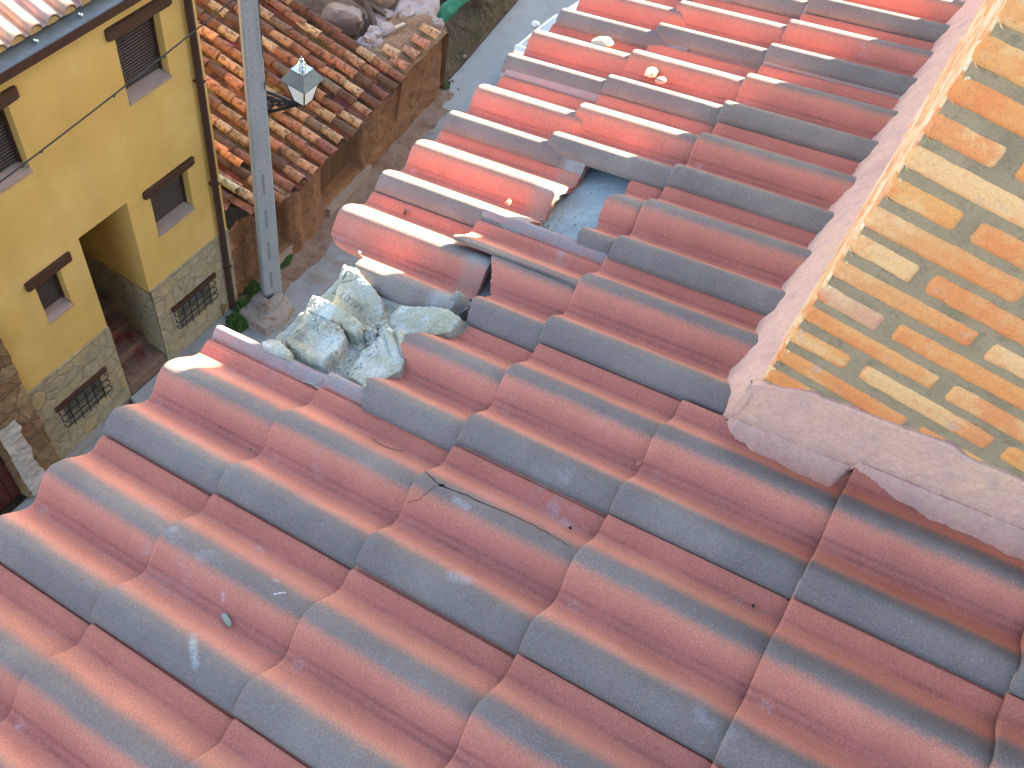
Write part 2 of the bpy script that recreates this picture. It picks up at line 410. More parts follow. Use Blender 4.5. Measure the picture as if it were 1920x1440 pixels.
# ---- tile shape ----
PROF = [(0, .0185), (.003, .0228), (.009, .0282), (.018, .0346), (.026, .0397), (.031, .0422), (.036, .0434), (.041, .0434), (.047, .0419), (.056, .0374), (.067, .0300), (.078, .0205), (.090, .0105), (.100, .0032), (.108, .0004), (.119, .0004), (.127, .0048), (.135, .0130), (.145, .0232), (.155, .0318), (.163, .0378), (.169, .0412), (.175, .0432), (.181, .0437), (.187, .0430), (.195, .0402), (.204, .0358), (.212, .0312), (.224, .0217), (.236, .0120), (.247, .0042), (.256, .0004), (.266, .0004), (.275, .0040), (.284, .0085), (.291, .0100), (.2960, .0104), (.2975, .0030), (.304, .0050), (.309, .0105), (.314, .0168), (.320, .0218), (.326, .0235), (.332, .0215), (.338, .015)]
TROWS = [0, .0012, .0035, .008, .02, .045, .08, .12, .16, .2, .24, .28, .32, .36, .385, .41, .4165, .42]
H0 = -.018
def tile_mesh(front=None, s0=0.0, s1=.338, back=None, seed=0, thick=.0115, jag=.004, drop=.014, vmax=1):
    """solid tile; front(s) gives where the tile starts (broken fronts), measured from the eave end"""
    cols = [(s, h) for s, h in PROF if s0 - 1e-6 <= s <= s1 + 1e-6]
    if front or s0 > 0 or s1 < .338:
        c2 = []
        for (a, ha), (b, hb) in zip(cols, cols[1:]):
            k = max(1, int((b - a) / .004)); c2 += [(a + (b - a) * i / k, ha + (hb - ha) * i / k) for i in range(k)]
        cols = c2 + [cols[-1]]
    mb = MB(); nc = len(cols); top = []; bot = []
    for s, h in cols:
        t0 = max(0, front(s) + (jag * fbm(s, seed, 0, 70, 3) * 2 if front(s) > .01 else 0)) if front else 0
        t1 = back(s) if back else .42
        ct = []; cb = []
        intact = t0 < .002
        for i, r in enumerate(TROWS):
            t = t0 + (t1 - t0) * r / .42 if not intact or back else r
            e = 0
            if intact: e = [-.0035, -.0012, -.0003][i] if i < 3 else 0
            if i >= len(TROWS) - 2: e = -.0015 * (i - len(TROWS) + 3)
            e -= drop * sm(.325, .35, t)
            ss = s + (fbm(t, seed, 5, 60, 3) * .004 if (s == cols[0][0] and s0 > 0) or (s == cols[-1][0] and s1 < .33) else 0)
            ct.append((ss, t, h + H0 + e)); cb.append((ss, t, h + H0 - thick - (.010 * sm(.392, .400, t) if drop == 0 else 0)))
        top.append(ct); bot.append(cb)
    nr = len(TROWS)
    def P(c): return (-c[0], c[1], c[2])
    vs = []; uv = []
    for g in (top, bot):
        for ct in g:
            for c in ct: vs.append(P(c)); uv.append((c[0], min(c[1], vmax)))
    I = lambda g, i, j: g * nc * nr + i * nr + j
    fs = []
    for i in range(nc - 1):
        for j in range(nr - 1):
            fs.append((I(0, i, j), I(0, i, j + 1), I(0, i + 1, j + 1), I(0, i + 1, j)))
            fs.append((I(1, i, j), I(1, i + 1, j), I(1, i + 1, j + 1), I(1, i, j + 1)))
        fs.append((I(0, i, 0), I(0, i + 1, 0), I(1, i + 1, 0), I(1, i, 0)))
        fs.append((I(0, i + 1, nr - 1), I(0, i, nr - 1), I(1, i, nr - 1), I(1, i + 1, nr - 1)))
    for j in range(nr - 1):
        fs.append((I(0, 0, j + 1), I(0, 0, j), I(1, 0, j), I(1, 0, j + 1)))
        fs.append((I(0, nc - 1, j), I(0, nc - 1, j + 1), I(1, nc - 1, j + 1), I(1, nc - 1, j)))
    # side/front faces keep their own uv: red clay of the core (u in the red part)
    mb.add(vs, fs, uv)
    return mb

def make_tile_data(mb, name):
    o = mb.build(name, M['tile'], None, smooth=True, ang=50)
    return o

MEAS = {(0, 0): (.0009, .0121), (1, 0): (.0036, -.0051), (2, 0): (.005, -.0024), (3, 0): (.0039, -.0008), (4, 0): (-.0026, .0033), (1, 1): (-.0043, -.0007), (2, 1): (.0104, .0017), (3, 1): (.0032, -.0004), (4, 1): (-.0005, .0056), (5, 1): (-.001, .0006), (2, 2): (.01, .0001), (1, -1): (.0013, -.0085), (2, -1): (.0009, -.0048), (0, 3): (-.0166, .0176), (2, 3): (.0009, .005), (0, 4): (-.0231, .0178), (1, 4): (.0015, -.0058), (2, 4): (-.0014, .0035), (0, 5): (-.0062, .003), (1, 5): (.0015, -.0076), (2, 5): (.0019, .0004), (0, 6): (-.0167, .0127), (1, 6): (.0093, -.0073), (2, 6): (.0133, -.0011), (2, 7): (.0179, .004)}
ROWB = {0: .012, 1: -.006, 2: .001, 3: 0, 4: .003, 5: .001}
TILT = math.asin(.0175 / TL)
def place_tile(o, u, v, da=0, db=0, dh=0, yaw=0, roll=0):
    m = MEAS.get((u, v))
    rr = random.Random(u * 31 + v * 7)
    if m is None:
        near = [MEAS[(u, k)][0] for k in (v - 1, v + 1) if (u, k) in MEAS]
        m = ((sum(near) / len(near) if near else 0) + rr.uniform(-.0015, .0015), ROWB.get(u, 0) + rr.uniform(-.0025, .0025))
    o.location = rp(v * .3 + m[0] + da, u * TL + m[1] + db, dh + rr.uniform(-.0012, .0012))
    o.rotation_euler = (Matrix.Rotation(TH - TILT, 3, 'X') @ Matrix.Rotation(yaw + rr.uniform(-.005, .005), 3, 'Z') @ Matrix.Rotation(roll, 3, 'Y')).to_euler()

def inframe(P, mg=0.12):
    d = Vector(P) - Vector(CAM)
    x, y, z = d.dot(Vector(RX)), d.dot(Vector(RY)), d.dot(Vector(RZ))
    if z <= .05: return False
    px, py = 960 + 1793.35 * x / z, 720 + 1793.35 * y / z
    return -1920 * mg < px < 1920 * (1 + mg) and -1440 * mg < py < 1440 * (1 + mg)

ORD = ['first', 'second', 'third', 'fourth', 'fifth', 'sixth', 'seventh', 'eighth', 'ninth', 'tenth', 'eleventh']
def tile_label(u, v, pre):
    row = 'in the eave course' if u == 0 else 'in %s course above the eave' % ORD[u - 1]
    c = '%s column %s the chimney corner' % (ORD[1 - v], 'before') if v < 2 else '%s column past the chimney corner' % ORD[v - 2]
    return '%s %s, %s' % (pre, row, c)

GROUP = 'red and grey concrete tiles of the near roof'
protos = {}
SPECIAL = {(3, 1), (0, 1), (0, 2), (1, 1), (1, 2), (1, 3), (2, 0)}
for u in range(0, 7):
    for v in range(-6, 12):
        if (u, v) in SPECIAL: continue
        if u >= 3 and 2 <= v <= 7: continue
        pts = [rp(v * .3 + x, u * TL + y, .02) for x in (0, .1, .2, .3) for y in (0, .11, .22, .33)]
        vis = any(inframe(p, 0.0) for p in pts)
        if not vis and not any(inframe(p, .28) for p in pts): continue
        kind = 'open' if (u, v) in ((0, 3),) else ('skirt' if u == 2 and v >= 2 else 'plain')
        if kind not in protos:
            o = protos[kind] = make_tile_data(tile_mesh(drop=.014 if kind == 'plain' else 0, vmax=.34 if kind == 'skirt' else 1), 'roof_tile')
        else:
            o = protos[kind].copy(); col.objects.link(o)
        place_tile(o, u, v); o['kind'] = 'thing'
        tag(o, tile_label(u, v, 'whole tile'), 'roof tile', GROUP)
# tile with the hole and cracks
def place_new(mb, u, v, label, name='roof_tile', **k):
    o = make_tile_data(mb, name); place_tile(o, u, v, **k)
    return tag(o, label, 'roof tile' if name == 'roof_tile' else 'broken tile', GROUP, 'thing')
cracked = place_new(tile_mesh(), 2, 0, 'whole tile with a small hole and a long black crack running along its second roll')
b02 = [(.0, .165), (.03, .158), (.062, .150), (.084, .133), (.09, .115), (.093, .078), (.106, .035), (.118, .012), (.128, .0)]
place_new(tile_mesh(lambda s: lerp(b02, s), seed=2, drop=0), 0, 2, 'eave tile with its front corner broken away, beside the exposed pale mortar', db=.004)
b12y = [(0, .168), (.038, .154), (.07, .150), (.09, .161), (.135, .138), (.177, .118), (.19, .116)]
place_new(tile_mesh(lambda s: lerp(b12y, s), s1=.186, seed=5, jag=.006), 1, 2, 'tile remnant with a ragged front edge behind the narrow dark gap')
fx = [(.184, .012), (.195, .004), (.21, .012), (.225, .014), (.24, 0), (.34, 0)]
frag = place_new(tile_mesh(lambda s: lerp(fx, s), s0=.182, seed=9), 1, 2, 'long broken tile strip lying raised on the remnant, its rough red edge showing', name='tile_fragment', dh=.0075, yaw=-.006, da=-.002)
b11 = [(0, .108), (.03, .098), (.062, .088), (.085, .105), (.109, .118), (.135, .112), (.159, .092), (.185, .086), (.199, .096), (.22, .10), (.25, .150), (.28, .165), (.34, .17)]
place_new(tile_mesh(lambda s: lerp(b11, s), seed=12, jag=.005), 1, 1, 'tile broken off at its front, standing just behind the exposed pale mortar')
b13 = [(0, .259), (.025, .248), (.06, .247), (.09, .258), (.135, .245), (.166, .246), (.19, .252), (.215, .268), (.24, .262), (.263, .248), (.30, .246), (.34, .246)]
place_new(tile_mesh(lambda s: lerp(b13, s), seed=15, jag=.002), 1, 3, 'tile with most of its front missing, above the hole that shows blue grey screed')

place_new(tile_mesh(s1=.2985), 3, 1, 'whole tile whose top end meets the corner of the pink chimney mortar')

# crack on the tile: a thin dark cut following the surface
def surf(u, v, a, b):
    """height of the tile surface of tile (u,v) above the roof plane at (a,b)"""
    s = a - v * .3 - MEAS.get((u, v), (0, 0))[0]; t = b - u * TL - MEAS.get((u, v), (0, 0))[1]
    return lerp(PROF, max(0, min(.3, s))) + H0 - math.sin(TILT) * t
dhc = Vector(cracked.location).dot(Vector((0, -ST, CT)))
def ribbon(mb, pts, u, v, w0, w1, lift=.0004):
    lift = dhc + .0005; w0 *= .7; w1 *= .8
    P = []
    for i in range(len(pts) - 1):
        n = 14
        for k in range(n):
            f = k / n; a = pts[i][0] * (1 - f) + pts[i + 1][0] * f; b = pts[i][1] * (1 - f) + pts[i + 1][1] * f
            P.append((a + .002 * nz(a, b, 1, 90), b + .002 * nz(a, b, 7, 90)))
    P.append(pts[-1]); m = len(P); L_ = []; R_ = []
    for i, (a, b) in enumerate(P):
        a2, b2 = P[min(i + 1, m - 1)]; a1, b1 = P[max(i - 1, 0)]
        d = Vector((a2 - a1, b2 - b1)); d.normalize(); n_ = Vector((-d.y, d.x)); f = i / (m - 1)
        ww = (w0 + (w1 - w0) * f) * (.7 + .8 * abs(nz(a, b, 3, 60)))
        for s_, lst in ((1, L_), (-1, R_)):
            x, y = a + n_.x * ww * s_, b + n_.y * ww * s_
            lst.append(rp(x, y, surf(u, v, x, y) + lift))
    vs = L_ + R_
    mb.add(vs, [(i, i + 1, m + i + 1, m + i) for i in range(m - 1)])
mb = MB()
ribbon(mb, [(.2140, .650), (.205, .672), (.196, .699)], 2, 0, .0010, .0016, .0009)
ribbon(mb, [(.196, .699), (.178, .690), (.160, .682), (.1485, .660)], 2, 0, .0010, .0005, .0009)
ribbon(mb, [(.196, .699), (.2035, .745), (.2043, .7796), (.211, .835), (.2129, .8825), (.2062, .9619)], 2, 0, .0016, .0006, .0009)
for (a, b) in ((.1965, .700), (.199, .703)):
    mb.add([rp(a + .0032 * math.cos(k), b + .0035 * math.sin(k), surf(2, 0, a, b) + dhc + .0009) for k in range(0, 6)], [(0, 1, 2, 3, 4, 5)])
bpy.context.view_layer.update()
c = mb.build('crack', M['black'])
c.parent = cracked; c.matrix_parent_inverse = cracked.matrix_world.inverted()

# ---- exposed mortar ----
POLY = dict(
 m1=[[.6053, .1483], [.6095, .1806], [.5935, .2168], [.5797, .2616], [.5413, .3053], [.5018, .3166], [.476, .2988], [.4896, .2498], [.496, .2057], [.5018, .1811], [.5237, .1745], [.5536, .1658], [.595, .1483]],
 m2=[[.5679, .3329], [.5987, .4404], [.5893, .4823], [.5332, .4801], [.5248, .4531], [.5007, .4113], [.4931, .3354], [.5168, .3281], [.5437, .3266]],
 m3a=[[.4669, .1511], [.4899, .1545], [.4953, .1729], [.4881, .2516], [.4755, .3025], [.4542, .3138], [.4446, .308], [.4408, .2733], [.4417, .2341], [.4431, .2024], [.4314, .1785], [.4119, .167]],
 m3b=[[.4399, .1672], [.4518, .1913], [.4503, .2233], [.4494, .2628], [.4336, .2918], [.3867, .3028], [.3525, .2986], [.3465, .255], [.3515, .2067], [.3658, .169], [.4001, .1702]],
 m5=[[.3363, .1347], [.354, .1501], [.3559, .1739], [.3437, .2152], [.3248, .2289], [.3247, .1903], [.3226, .1471]],
 m4=[[.4188, .341], [.4424, .3491], [.4653, .3554], [.4852, .3349], [.4976, .36], [.4953, .4089], [.4628, .4324], [.4065, .4712], [.3837, .4805], [.3777, .4448], [.3662, .4182], [.3364, .4133], [.3524, .3543], [.3644, .3472]])
def pdist(poly, x, y):
    ins = False; d = 9; n = len(poly)
    for i in range(n):
        ax, ay = poly[i]; bx, by = poly[(i + 1) % n]
        if (ay > y) != (by > y) and x < (bx - ax) * (y - ay) / (by - ay) + ax: ins = not ins
        dx, dy = bx - ax, by - ay; t = max(0, min(1, ((x - ax) * dx + (y - ay) * dy) / (dx * dx + dy * dy + 1e-12)))
        d = min(d, math.hypot(x - ax - t * dx, y - ay - t * dy))
    return d if ins else -d
MH = dict(m1=(.010, .016), m2=(.002, .020), m3a=(.016, .014), m3b=(.006, .024), m5=(.008, .012), m4=(-.002, .018))
def mortar_h(a, b):
    h = -.026 + .009 * fbm(a, b, 1, 28, 4) + .014 * abs(fbm(a, b, 4, 16, 4)) + .003 * fbm(a, b, 6, 140, 2)
    dk = .35
    for k, (top, edge) in MH.items():
        w_ = .004 * fbm(a, b, len(k) + 3, 40, 3) + .0022 * fbm(a, b, len(k), 150, 3)
        d = pdist(POLY[k], a, b) + w_ * 1.6
        if d > -.004:
            f = sm(-.003, .0032, d)
            dome = top - .004 * (1 - sm(0, .006, d))
            if k == 'm3b': dome += -.008 * sm(.012, .03, d) + .12 * (a - .41) + .05 * (b - .24)     # hollow of the tile's pan
            if k == 'm1': dome += .006 - .42 * max(0, .592 - a) - .05 * (b - .2)
            if k == 'm2': dome += .006 - .34 * max(0, .585 - a)
            if k == 'm3a': dome += .004 - .30 * max(0, .485 - a)
            if k == 'm4': dome += .10 * (a - .42) - .10 * max(0, b - .42)
            if k == 'm4': dome += .010 * abs(math.sin((a * 1.2 + b) * 95)) * sm(.40, .47, a) * sm(.33, .38, b)
            dome += .0035 * fbm(a, b, 2, 34, 4) + .0012 * fbm(a, b, 8, 220, 2)
            hh = -.028 + (dome + .028) * f
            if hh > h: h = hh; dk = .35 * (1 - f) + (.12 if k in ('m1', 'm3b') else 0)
    # hairline cracks
    for c_ in ((.5485, .150, .5905, .2150), (.452, .170, .4505, .262), (.4505, .262, .4300, .295), (.60, .168, .568, .171)):
        ax, ay, bx, by = c_; dx, dy = bx - ax, by - ay
        t = max(0, min(1, ((a - ax) * dx + (b - ay) * dy) / (dx * dx + dy * dy)))
        d = math.hypot(a - ax - t * dx, b - ay - t * dy) + .003 * nz(a, b, 9, 70)
        h -= .006 * (1 - sm(.0, .0028, abs(d)))
    # clods on the lower ledge
    for (x, y, r, q) in ((.475, .318, .016, .02), (.462, .335, .014, .012), (.455, .352, .011, .012), (.505, .325, .013, .02), (.438, .318, .01, .01), (.43, .337, .012, .008)):
        d = math.hypot(a - x, b - y)
        if d < r: h = max(h, -.035 + q + math.sqrt(r * r - d * d) * .8 + .003 * nz(a, b, 3, 150))
    # fill that ran under the rolls next to the holes
    for (x, y, rx, ry, q) in ((.640, .425, .034, .030, .010), (.79, .42, .03, .025, .004), (.945, .422, .028, .026, .000), (1.095, .415, .03, .030, .004), (.99, .45, .03, .012, -.03)):
        d = math.hypot((a - x) / rx, (b - y) / ry)
        if d < 1: h = max(h, -.045 + (q + .045) * (1 - d ** 3) + .005 * fbm(a, b, 3, 60, 3))
    # nothing above a covering tile
    return h, dk
mort = thing('mortar_bed', 'pale cracked lime mortar mounds laid bare where an eave tile is missing', 'mortar', rp(.45, .3, 0))
mort['_o'] = tuple(rp(.45, .3, 0))
mb = MB(); a0, a1, b0, b1 = .305, .76, .130, .54; na, nb = 330, 260
vs = []; cs = []
for i in range(na):
    for j in range(nb):
        a = a0 + (a1 - a0) * i / (na - 1); b = b0 + (b1 - b0) * j / (nb - 1); h, dk = mortar_h(a, b)
        fr_ = .3267 + (lerp(b11, a - .3) if a < .6 else lerp(b12y, a - .6))
        if a > .605 and b > .40 and math.hypot((a - .640) / .034, (b - .425) / .03) > 1: h = min(h, -.052); dk = 1  # gap behind the broken tile: lowered, its shadow painted as darker mortar
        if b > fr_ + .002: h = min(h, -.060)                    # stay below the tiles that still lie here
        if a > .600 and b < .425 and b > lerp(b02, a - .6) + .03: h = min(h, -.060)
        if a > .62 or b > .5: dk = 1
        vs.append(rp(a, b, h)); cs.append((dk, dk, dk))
mb.v = vs; mb.c = cs; mb.uv = [(0, 0)] * len(vs)
mb.f = [(i * nb + j, (i + 1) * nb + j, (i + 1) * nb + j + 1, i * nb + j + 1) for i in range(na - 1) for j in range(nb - 1)
        if not (vs[0] is None)]
# thin skirt down the eave side
mb.c = cs
base = len(mb.v)
for i in range(na):
    a = a0 + (a1 - a0) * i / (na - 1); mb.v.append(rp(a, b0 + .004 * fbm(a, 0, 0, 40, 2), -.16)); mb.c.append((.5, .5, .5)); mb.uv.append((0, 0))
mb.f += [(i * nb, base + i, base + i + 1, (i + 1) * nb) for i in range(na - 1)]
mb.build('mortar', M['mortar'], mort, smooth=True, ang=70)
# letters printed off the tiles' underside, mirrored and rubbed
def glyphs(mb, txt, a, b, da, db, size):
    """raised strokes; a,b start, (da,db) reading direction"""
    S = {'C': [[(1, 0), (0, 0), (0, 1), (1, 1)]], 'O': [[(0, 0), (0, 1), (1, 1), (1, 0), (0, 0)]], 'P': [[(0, 0), (0, 1), (1, 1), (1, .5), (0, .5)]],
         'U': [[(0, 1), (0, 0), (1, 0), (1, 1)]], 'E': [[(1, 0), (0, 0), (0, 1), (1, 1)], [(0, .5), (.8, .5)]], 'R': [[(0, 0), (0, 1), (1, 1), (1, .5), (0, .5), (1, 0)]],
         'D': [[(0, 0), (0, 1), (.8, .9), (1, .5), (.8, .1), (0, 0)]], 'N': [[(0, 0), (0, 1), (1, 0), (1, 1)]], 'T': [[(.5, 0), (.5, 1)], [(0, 1), (1, 1)]],
         'A': [[(0, 0), (.5, 1), (1, 0)], [(.25, .45), (.75, .45)]], 'L': [[(0, 1), (0, 0), (1, 0)]], 'I': [[(.5, 0), (.5, 1)]], 'V': [[(0, 1), (.5, 0), (1, 1)]]}
    d = Vector((da, db)).normalized(); n_ = Vector((-d.y, d.x))
    for i, ch in enumerate(txt):
        for st in S[ch]:
            pts = []
            for x, y in st:
                q = Vector((a, b)) + d * (i * size * .95 + x * size * .6) + n_ * (y * size)
                pts.append(rp(q.x, q.y, mortar_h(q.x, q.y)[0] + .0001))
            mb.tube(pts, .0009, 5)
for args in (('COUDER', .545, .190, -.02, .10, .0130), ('DNU', .5180, .345, -.012, .05, .0120), ('TVL', .405, .180, -.02, .06, .016)):
    mb = MB(); glyphs(mb, *args); mb.build('imprint', M['mortar'], mort, smooth=True)
# crumbs of mortar in the channels
rc = random.Random(3); mb = MB()
for (x, y, rr_, n) in ((.475, .325, .03, 60), (.447, .34, .025, 40), (.50, .32, .02, 30), (.428, .262, .02, 18), (.436, .205, .012, 26), (.446, .235, .014, 26), (.41, .335, .04, 40), (.37, .325, .03, 24), (.475, .375, .012, 12), (.565, .315, .012, 10)):
    for k in range(n):
        a = x + rc.gauss(0, rr_ * .5); b = y + rc.gauss(0, rr_ * .6); s_ = rc.uniform(.0008, .0036); mb.col((.15, .15, .15))
        mb.rock(rp(a, b, mortar_h(a, b)[0] + s_ * .4), (s_, s_ * rc.uniform(.6, 1), s_ * .7), k, .5, 4, Matrix.Rotation(rc.uniform(0, 3), 3, 'Z'), 3)
cr = mb.build('crumbs', M['mortar'], mort, smooth=True, ang=25); cr['kind'] = 'stuff'
for q in range(3): pass
rc = random.Random(8); mb = MB()
for k in range(110):
    a = rc.uniform(.90, 1.2); b = rc.uniform(.44, .62); s_ = rc.uniform(.0006, .0022)
    mb.rock(rp(a, b, -.052), (s_, s_ * .8, s_ * .8), k, .4, 4, None, 3)
for (a, b, x_, y_, z_) in ((.945, .428, .024, .018, .026), (1.085, .425, .026, .016, .028), (.79, .418, .024, .016, .024)):
    mb.rock(rp(a, b - .010, -.036), (x_ * .9, y_ * .9, z_ * .8), 7, .5, 12)
for k in range(60):
    a = .955 + rc.gauss(0, .02); b = .455 + rc.gauss(0, .012); s_ = rc.uniform(.001, .005)
    mb.rock(rp(a, b, -.046 + .012 * rc.random()), (s_, s_ * .8, s_ * .8), k, .5, 5, None, 3)
cr = mb.build('crumbs', M['flake'], mort, smooth=True, ang=25); cr['kind'] = 'stuff'
# ---- small things on the tiles ----
def small(name, label, cat, a, b, h, size, seed, m, rot=0, rough=.35, group=None):
    mb = MB(); c = rp(a, b, h)
    mb.rock((0, 0, 0), size, seed, rough, 9, Matrix.Rotation(TH, 3, 'X') @ Matrix.Rotation(rot, 3, 'Z'), sq=2.4)
    o = mb.build(name, m, None, smooth=True, ang=35); o.location = c
    return tag(o, label, cat, group)
small('stone', 'flat pinkish white stone lying in a tile pan near the top of the eave course', 'stone', 1.722, .205, .006, (.022, .032, .010), 1, M['pebble'], .3)
small('stone', 'knobbly pale yellow stone on the roof touching a smaller brown one', 'stone', 1.628, .405, .004, (.020, .016, .009), 2, M['quartz'], 0, .5)
small('stone', 'smooth brown pebble on the roof touching a pale yellow stone', 'stone', 1.602, .447, .004, (.0125, .015, .007), 3, M['brown_stone'], .5, .15)
small('brick_crumb', 'small orange brick crumb lying in the pan of the slipped eave tile', 'brick bit', .985, .345, -.010, (.010, .0075, .0045), 4, M['clay'], .2, .6)
small('mortar_flake', 'grey green pointed mortar flake lying in a tile pan at lower left', 'mortar flake', -.180, .514, -.0215, (.0048, .0155, .0028), 5, M['flake'], -.35, .5)
small('grit', 'white round grit grain, larger of the two in the pan', 'grit', .135, .397, -.0225, (.0036, .0036, .003), 6, M['grey_dust'], 0, .3)
small('grit', 'white grit grain, smaller of the two in the pan', 'grit', .134, .415, -.024, (.0027, .0027, .0022), 7, M['grey_dust'], 0, .3)
small('grit', 'grey grit grain beside the mortar skirt of the chimney', 'grit', .5160, 1.185, -.012, (.0035, .005, .003), 8, M['grey_dust'], 0, .5)
small('grit', 'dark grit grain in the pan at the lower right', 'grit', .2646, 1.26, -.026, (.0028, .0028, .0024), 9, M['rubber'], 0, .5)
small('dirt_crumb', 'reddish crumb at the front corner of the tile behind the cracked one', 'crumb', .423, .976, -.008, (.006, .0045, .003), 10, M['clay'], 0, .6)
small('dirt_crumb', 'dark crumb of dried moss on the eave tile with the broken corner', 'crumb', .797, .246, -.018, (.007, .010, .003), 11, M['twig'], .3, .7)
small('dirt_crumb', 'small dark crumb in the pan two rolls above the mortar mounds', 'crumb', .850, .133, -.014, (.006, .004, .006), 12, M['twig'], .3, .7)
small('grit', 'black grit grain in the pan uphill of the long crack', 'grit', .253, .93, -.022, (.0026, .003, .0026), 13, M['rubber'], 0, .5)
small('grit', 'white grit grain at the break of the sunlit eave tile', 'grit', .668, .138, -.002, (.004, .004, .0035), 14, M['grey_dust'], 0, .5)
for k, (a, b, l) in enumerate(((.128, .205, 'lowest'), (.122, .232, 'middle'), (.115, .30, 'uppermost'))):
    small('seed_speck', 'tiny dark seed in the pan of the eave tile nearest the mortar, %s of three' % l, 'speck', a, b, -.0165, (.0022, .0016, .001), 20 + k, M['twig'], .4, .4)
mb = MB(); P = []
for i in range(14):
    f = i / 13; a = .253 + .0068 * f - .012 * math.sin(math.pi * f); b = .4908 + .0723 * f
    P.append(rp(a, b, surf(1, 0, a, b) + .0012))
mb.tube(P, .0006, 6)
tag(mb.build('twig', M['twig'], None), 'thin curved dark twig lying in a tile pan downhill of the cracked tile', 'twig')
mb = MB()
for (a, b, l_, an, wd) in ((-.107, .578, .014, 2.5, .0014), (1.588, .171, .013, .2, .002), (1.4456, .931, .016, .4, .002), (-.159, .49, .006, .2, .002), (-.24, .50, .05, -.15, .003)):
    d = Vector((math.cos(an), math.sin(an)))
    for k in range(4):
        pass
# ================================================================== CHIMNEY
CX, CY = -.607, 1.047
chim = thing('chimney', 'large orange brick chimney with grey joints and a pink mortar skirt', 'chimney', (-1.4, 1.9, .5)); chim['_o'] = (-1.4, 1.9, .5)
mb = MB(); mb.box(-2.45, CX - .0035, CY + .0035, 3.3, -.1, 2.35)
mb.build('mortar_core', M['joint'], chim)
bc = [(.69, .32, .12), (.71, .36, .155), (.70, .32, .11), (.73, .41, .19), (.67, .30, .12), (.62, .32, .19), (.69, .28, .10), (.73, .42, .20)]
def brick(mb, y0, y1, z0, z1, seed, face='x'):
    r = random.Random(seed); mb.col(bc[r.randrange(len(bc))] if face == 'x' else [(.72, .56, .38), (.70, .48, .28), (.66, .40, .20)][r.randrange(3)])
    ny = max(6, int((y1 - y0) / .006)); nzz = 7; dz = .0025
    sk0 = r.uniform(-dz, dz); sk1 = r.uniform(-dz, dz); pr = r.uniform(.0005, .004)
    def f(i, j):
        yy = y0 + (y1 - y0) * i; ex = min(i, 1 - i) * (y1 - y0); ez = min(j, 1 - j) * (z1 - z0)
        hh = (z1 - z0) / 2; cz = (z0 + z1) / 2 + sk0 + (sk1 - sk0) * i
        wob = .0028 * fbm(yy, seed, 0 if j < .5 else 9, 38, 3)
        cor = .0018 * (1 - sm(0, .005, ex))
        zz = cz + (j - .5) * 2 * (hh - cor + wob * (1 if abs(j - .5) > .3 else 0))
        dep = pr + .0022 * fbm(yy, zz, seed, 45, 3) - .007 * (1 - sm(0, .0042, ez)) - .007 * (1 - sm(0, .0042, ex))
        yy += .0025 * fbm(zz, seed, 4, 60, 2) * (1 if ex < .005 else 0)
        if face == 'x': return (CX + dep - .001, yy, zz)
        return (yy, CY - dep + .001, zz)
    mb.grid(f, ny, nzz)
mb = MB(); PITCH = .0556
for k in range(-4, 34):
    z0 = .480 + .0556 * k + (.0016 if k > 0 else 0); z0 -= .0050; z1 = z0 + .0415
    stretch = (k % 2 == 0)
    y = CY - .001; i = 0
    L0, L1 = (.230, .104) if stretch else (.104, .230)
    while y < 2.6:
        ln = (.230 if (stretch or i % 2 == 1) else .104)
        if stretch and i > 0: ln = .230 if i % 2 == 0 else .230
        rr = random.Random(k * 50 + i); e = rr.uniform(-.004, .004)
        if k < 12 or True: brick(mb, y, y + ln + e, z0, z1, k * 100 + i)
        y += ln + .019 + e; i += 1
        if not stretch and i >= 2: pass
    # downhill face, seen edge-on
    x = CX; i = 0
    while x > -2.44:
        ln = .104 if (stretch and i == 0) else .230
        brick(mb, max(x - ln, -2.45), x, z0, z1, k * 100 + i + 5000, 'y')
        x -= ln + .019; i += 1
mb.build('brickwork', M['brick'], chim, smooth=True, ang=60)
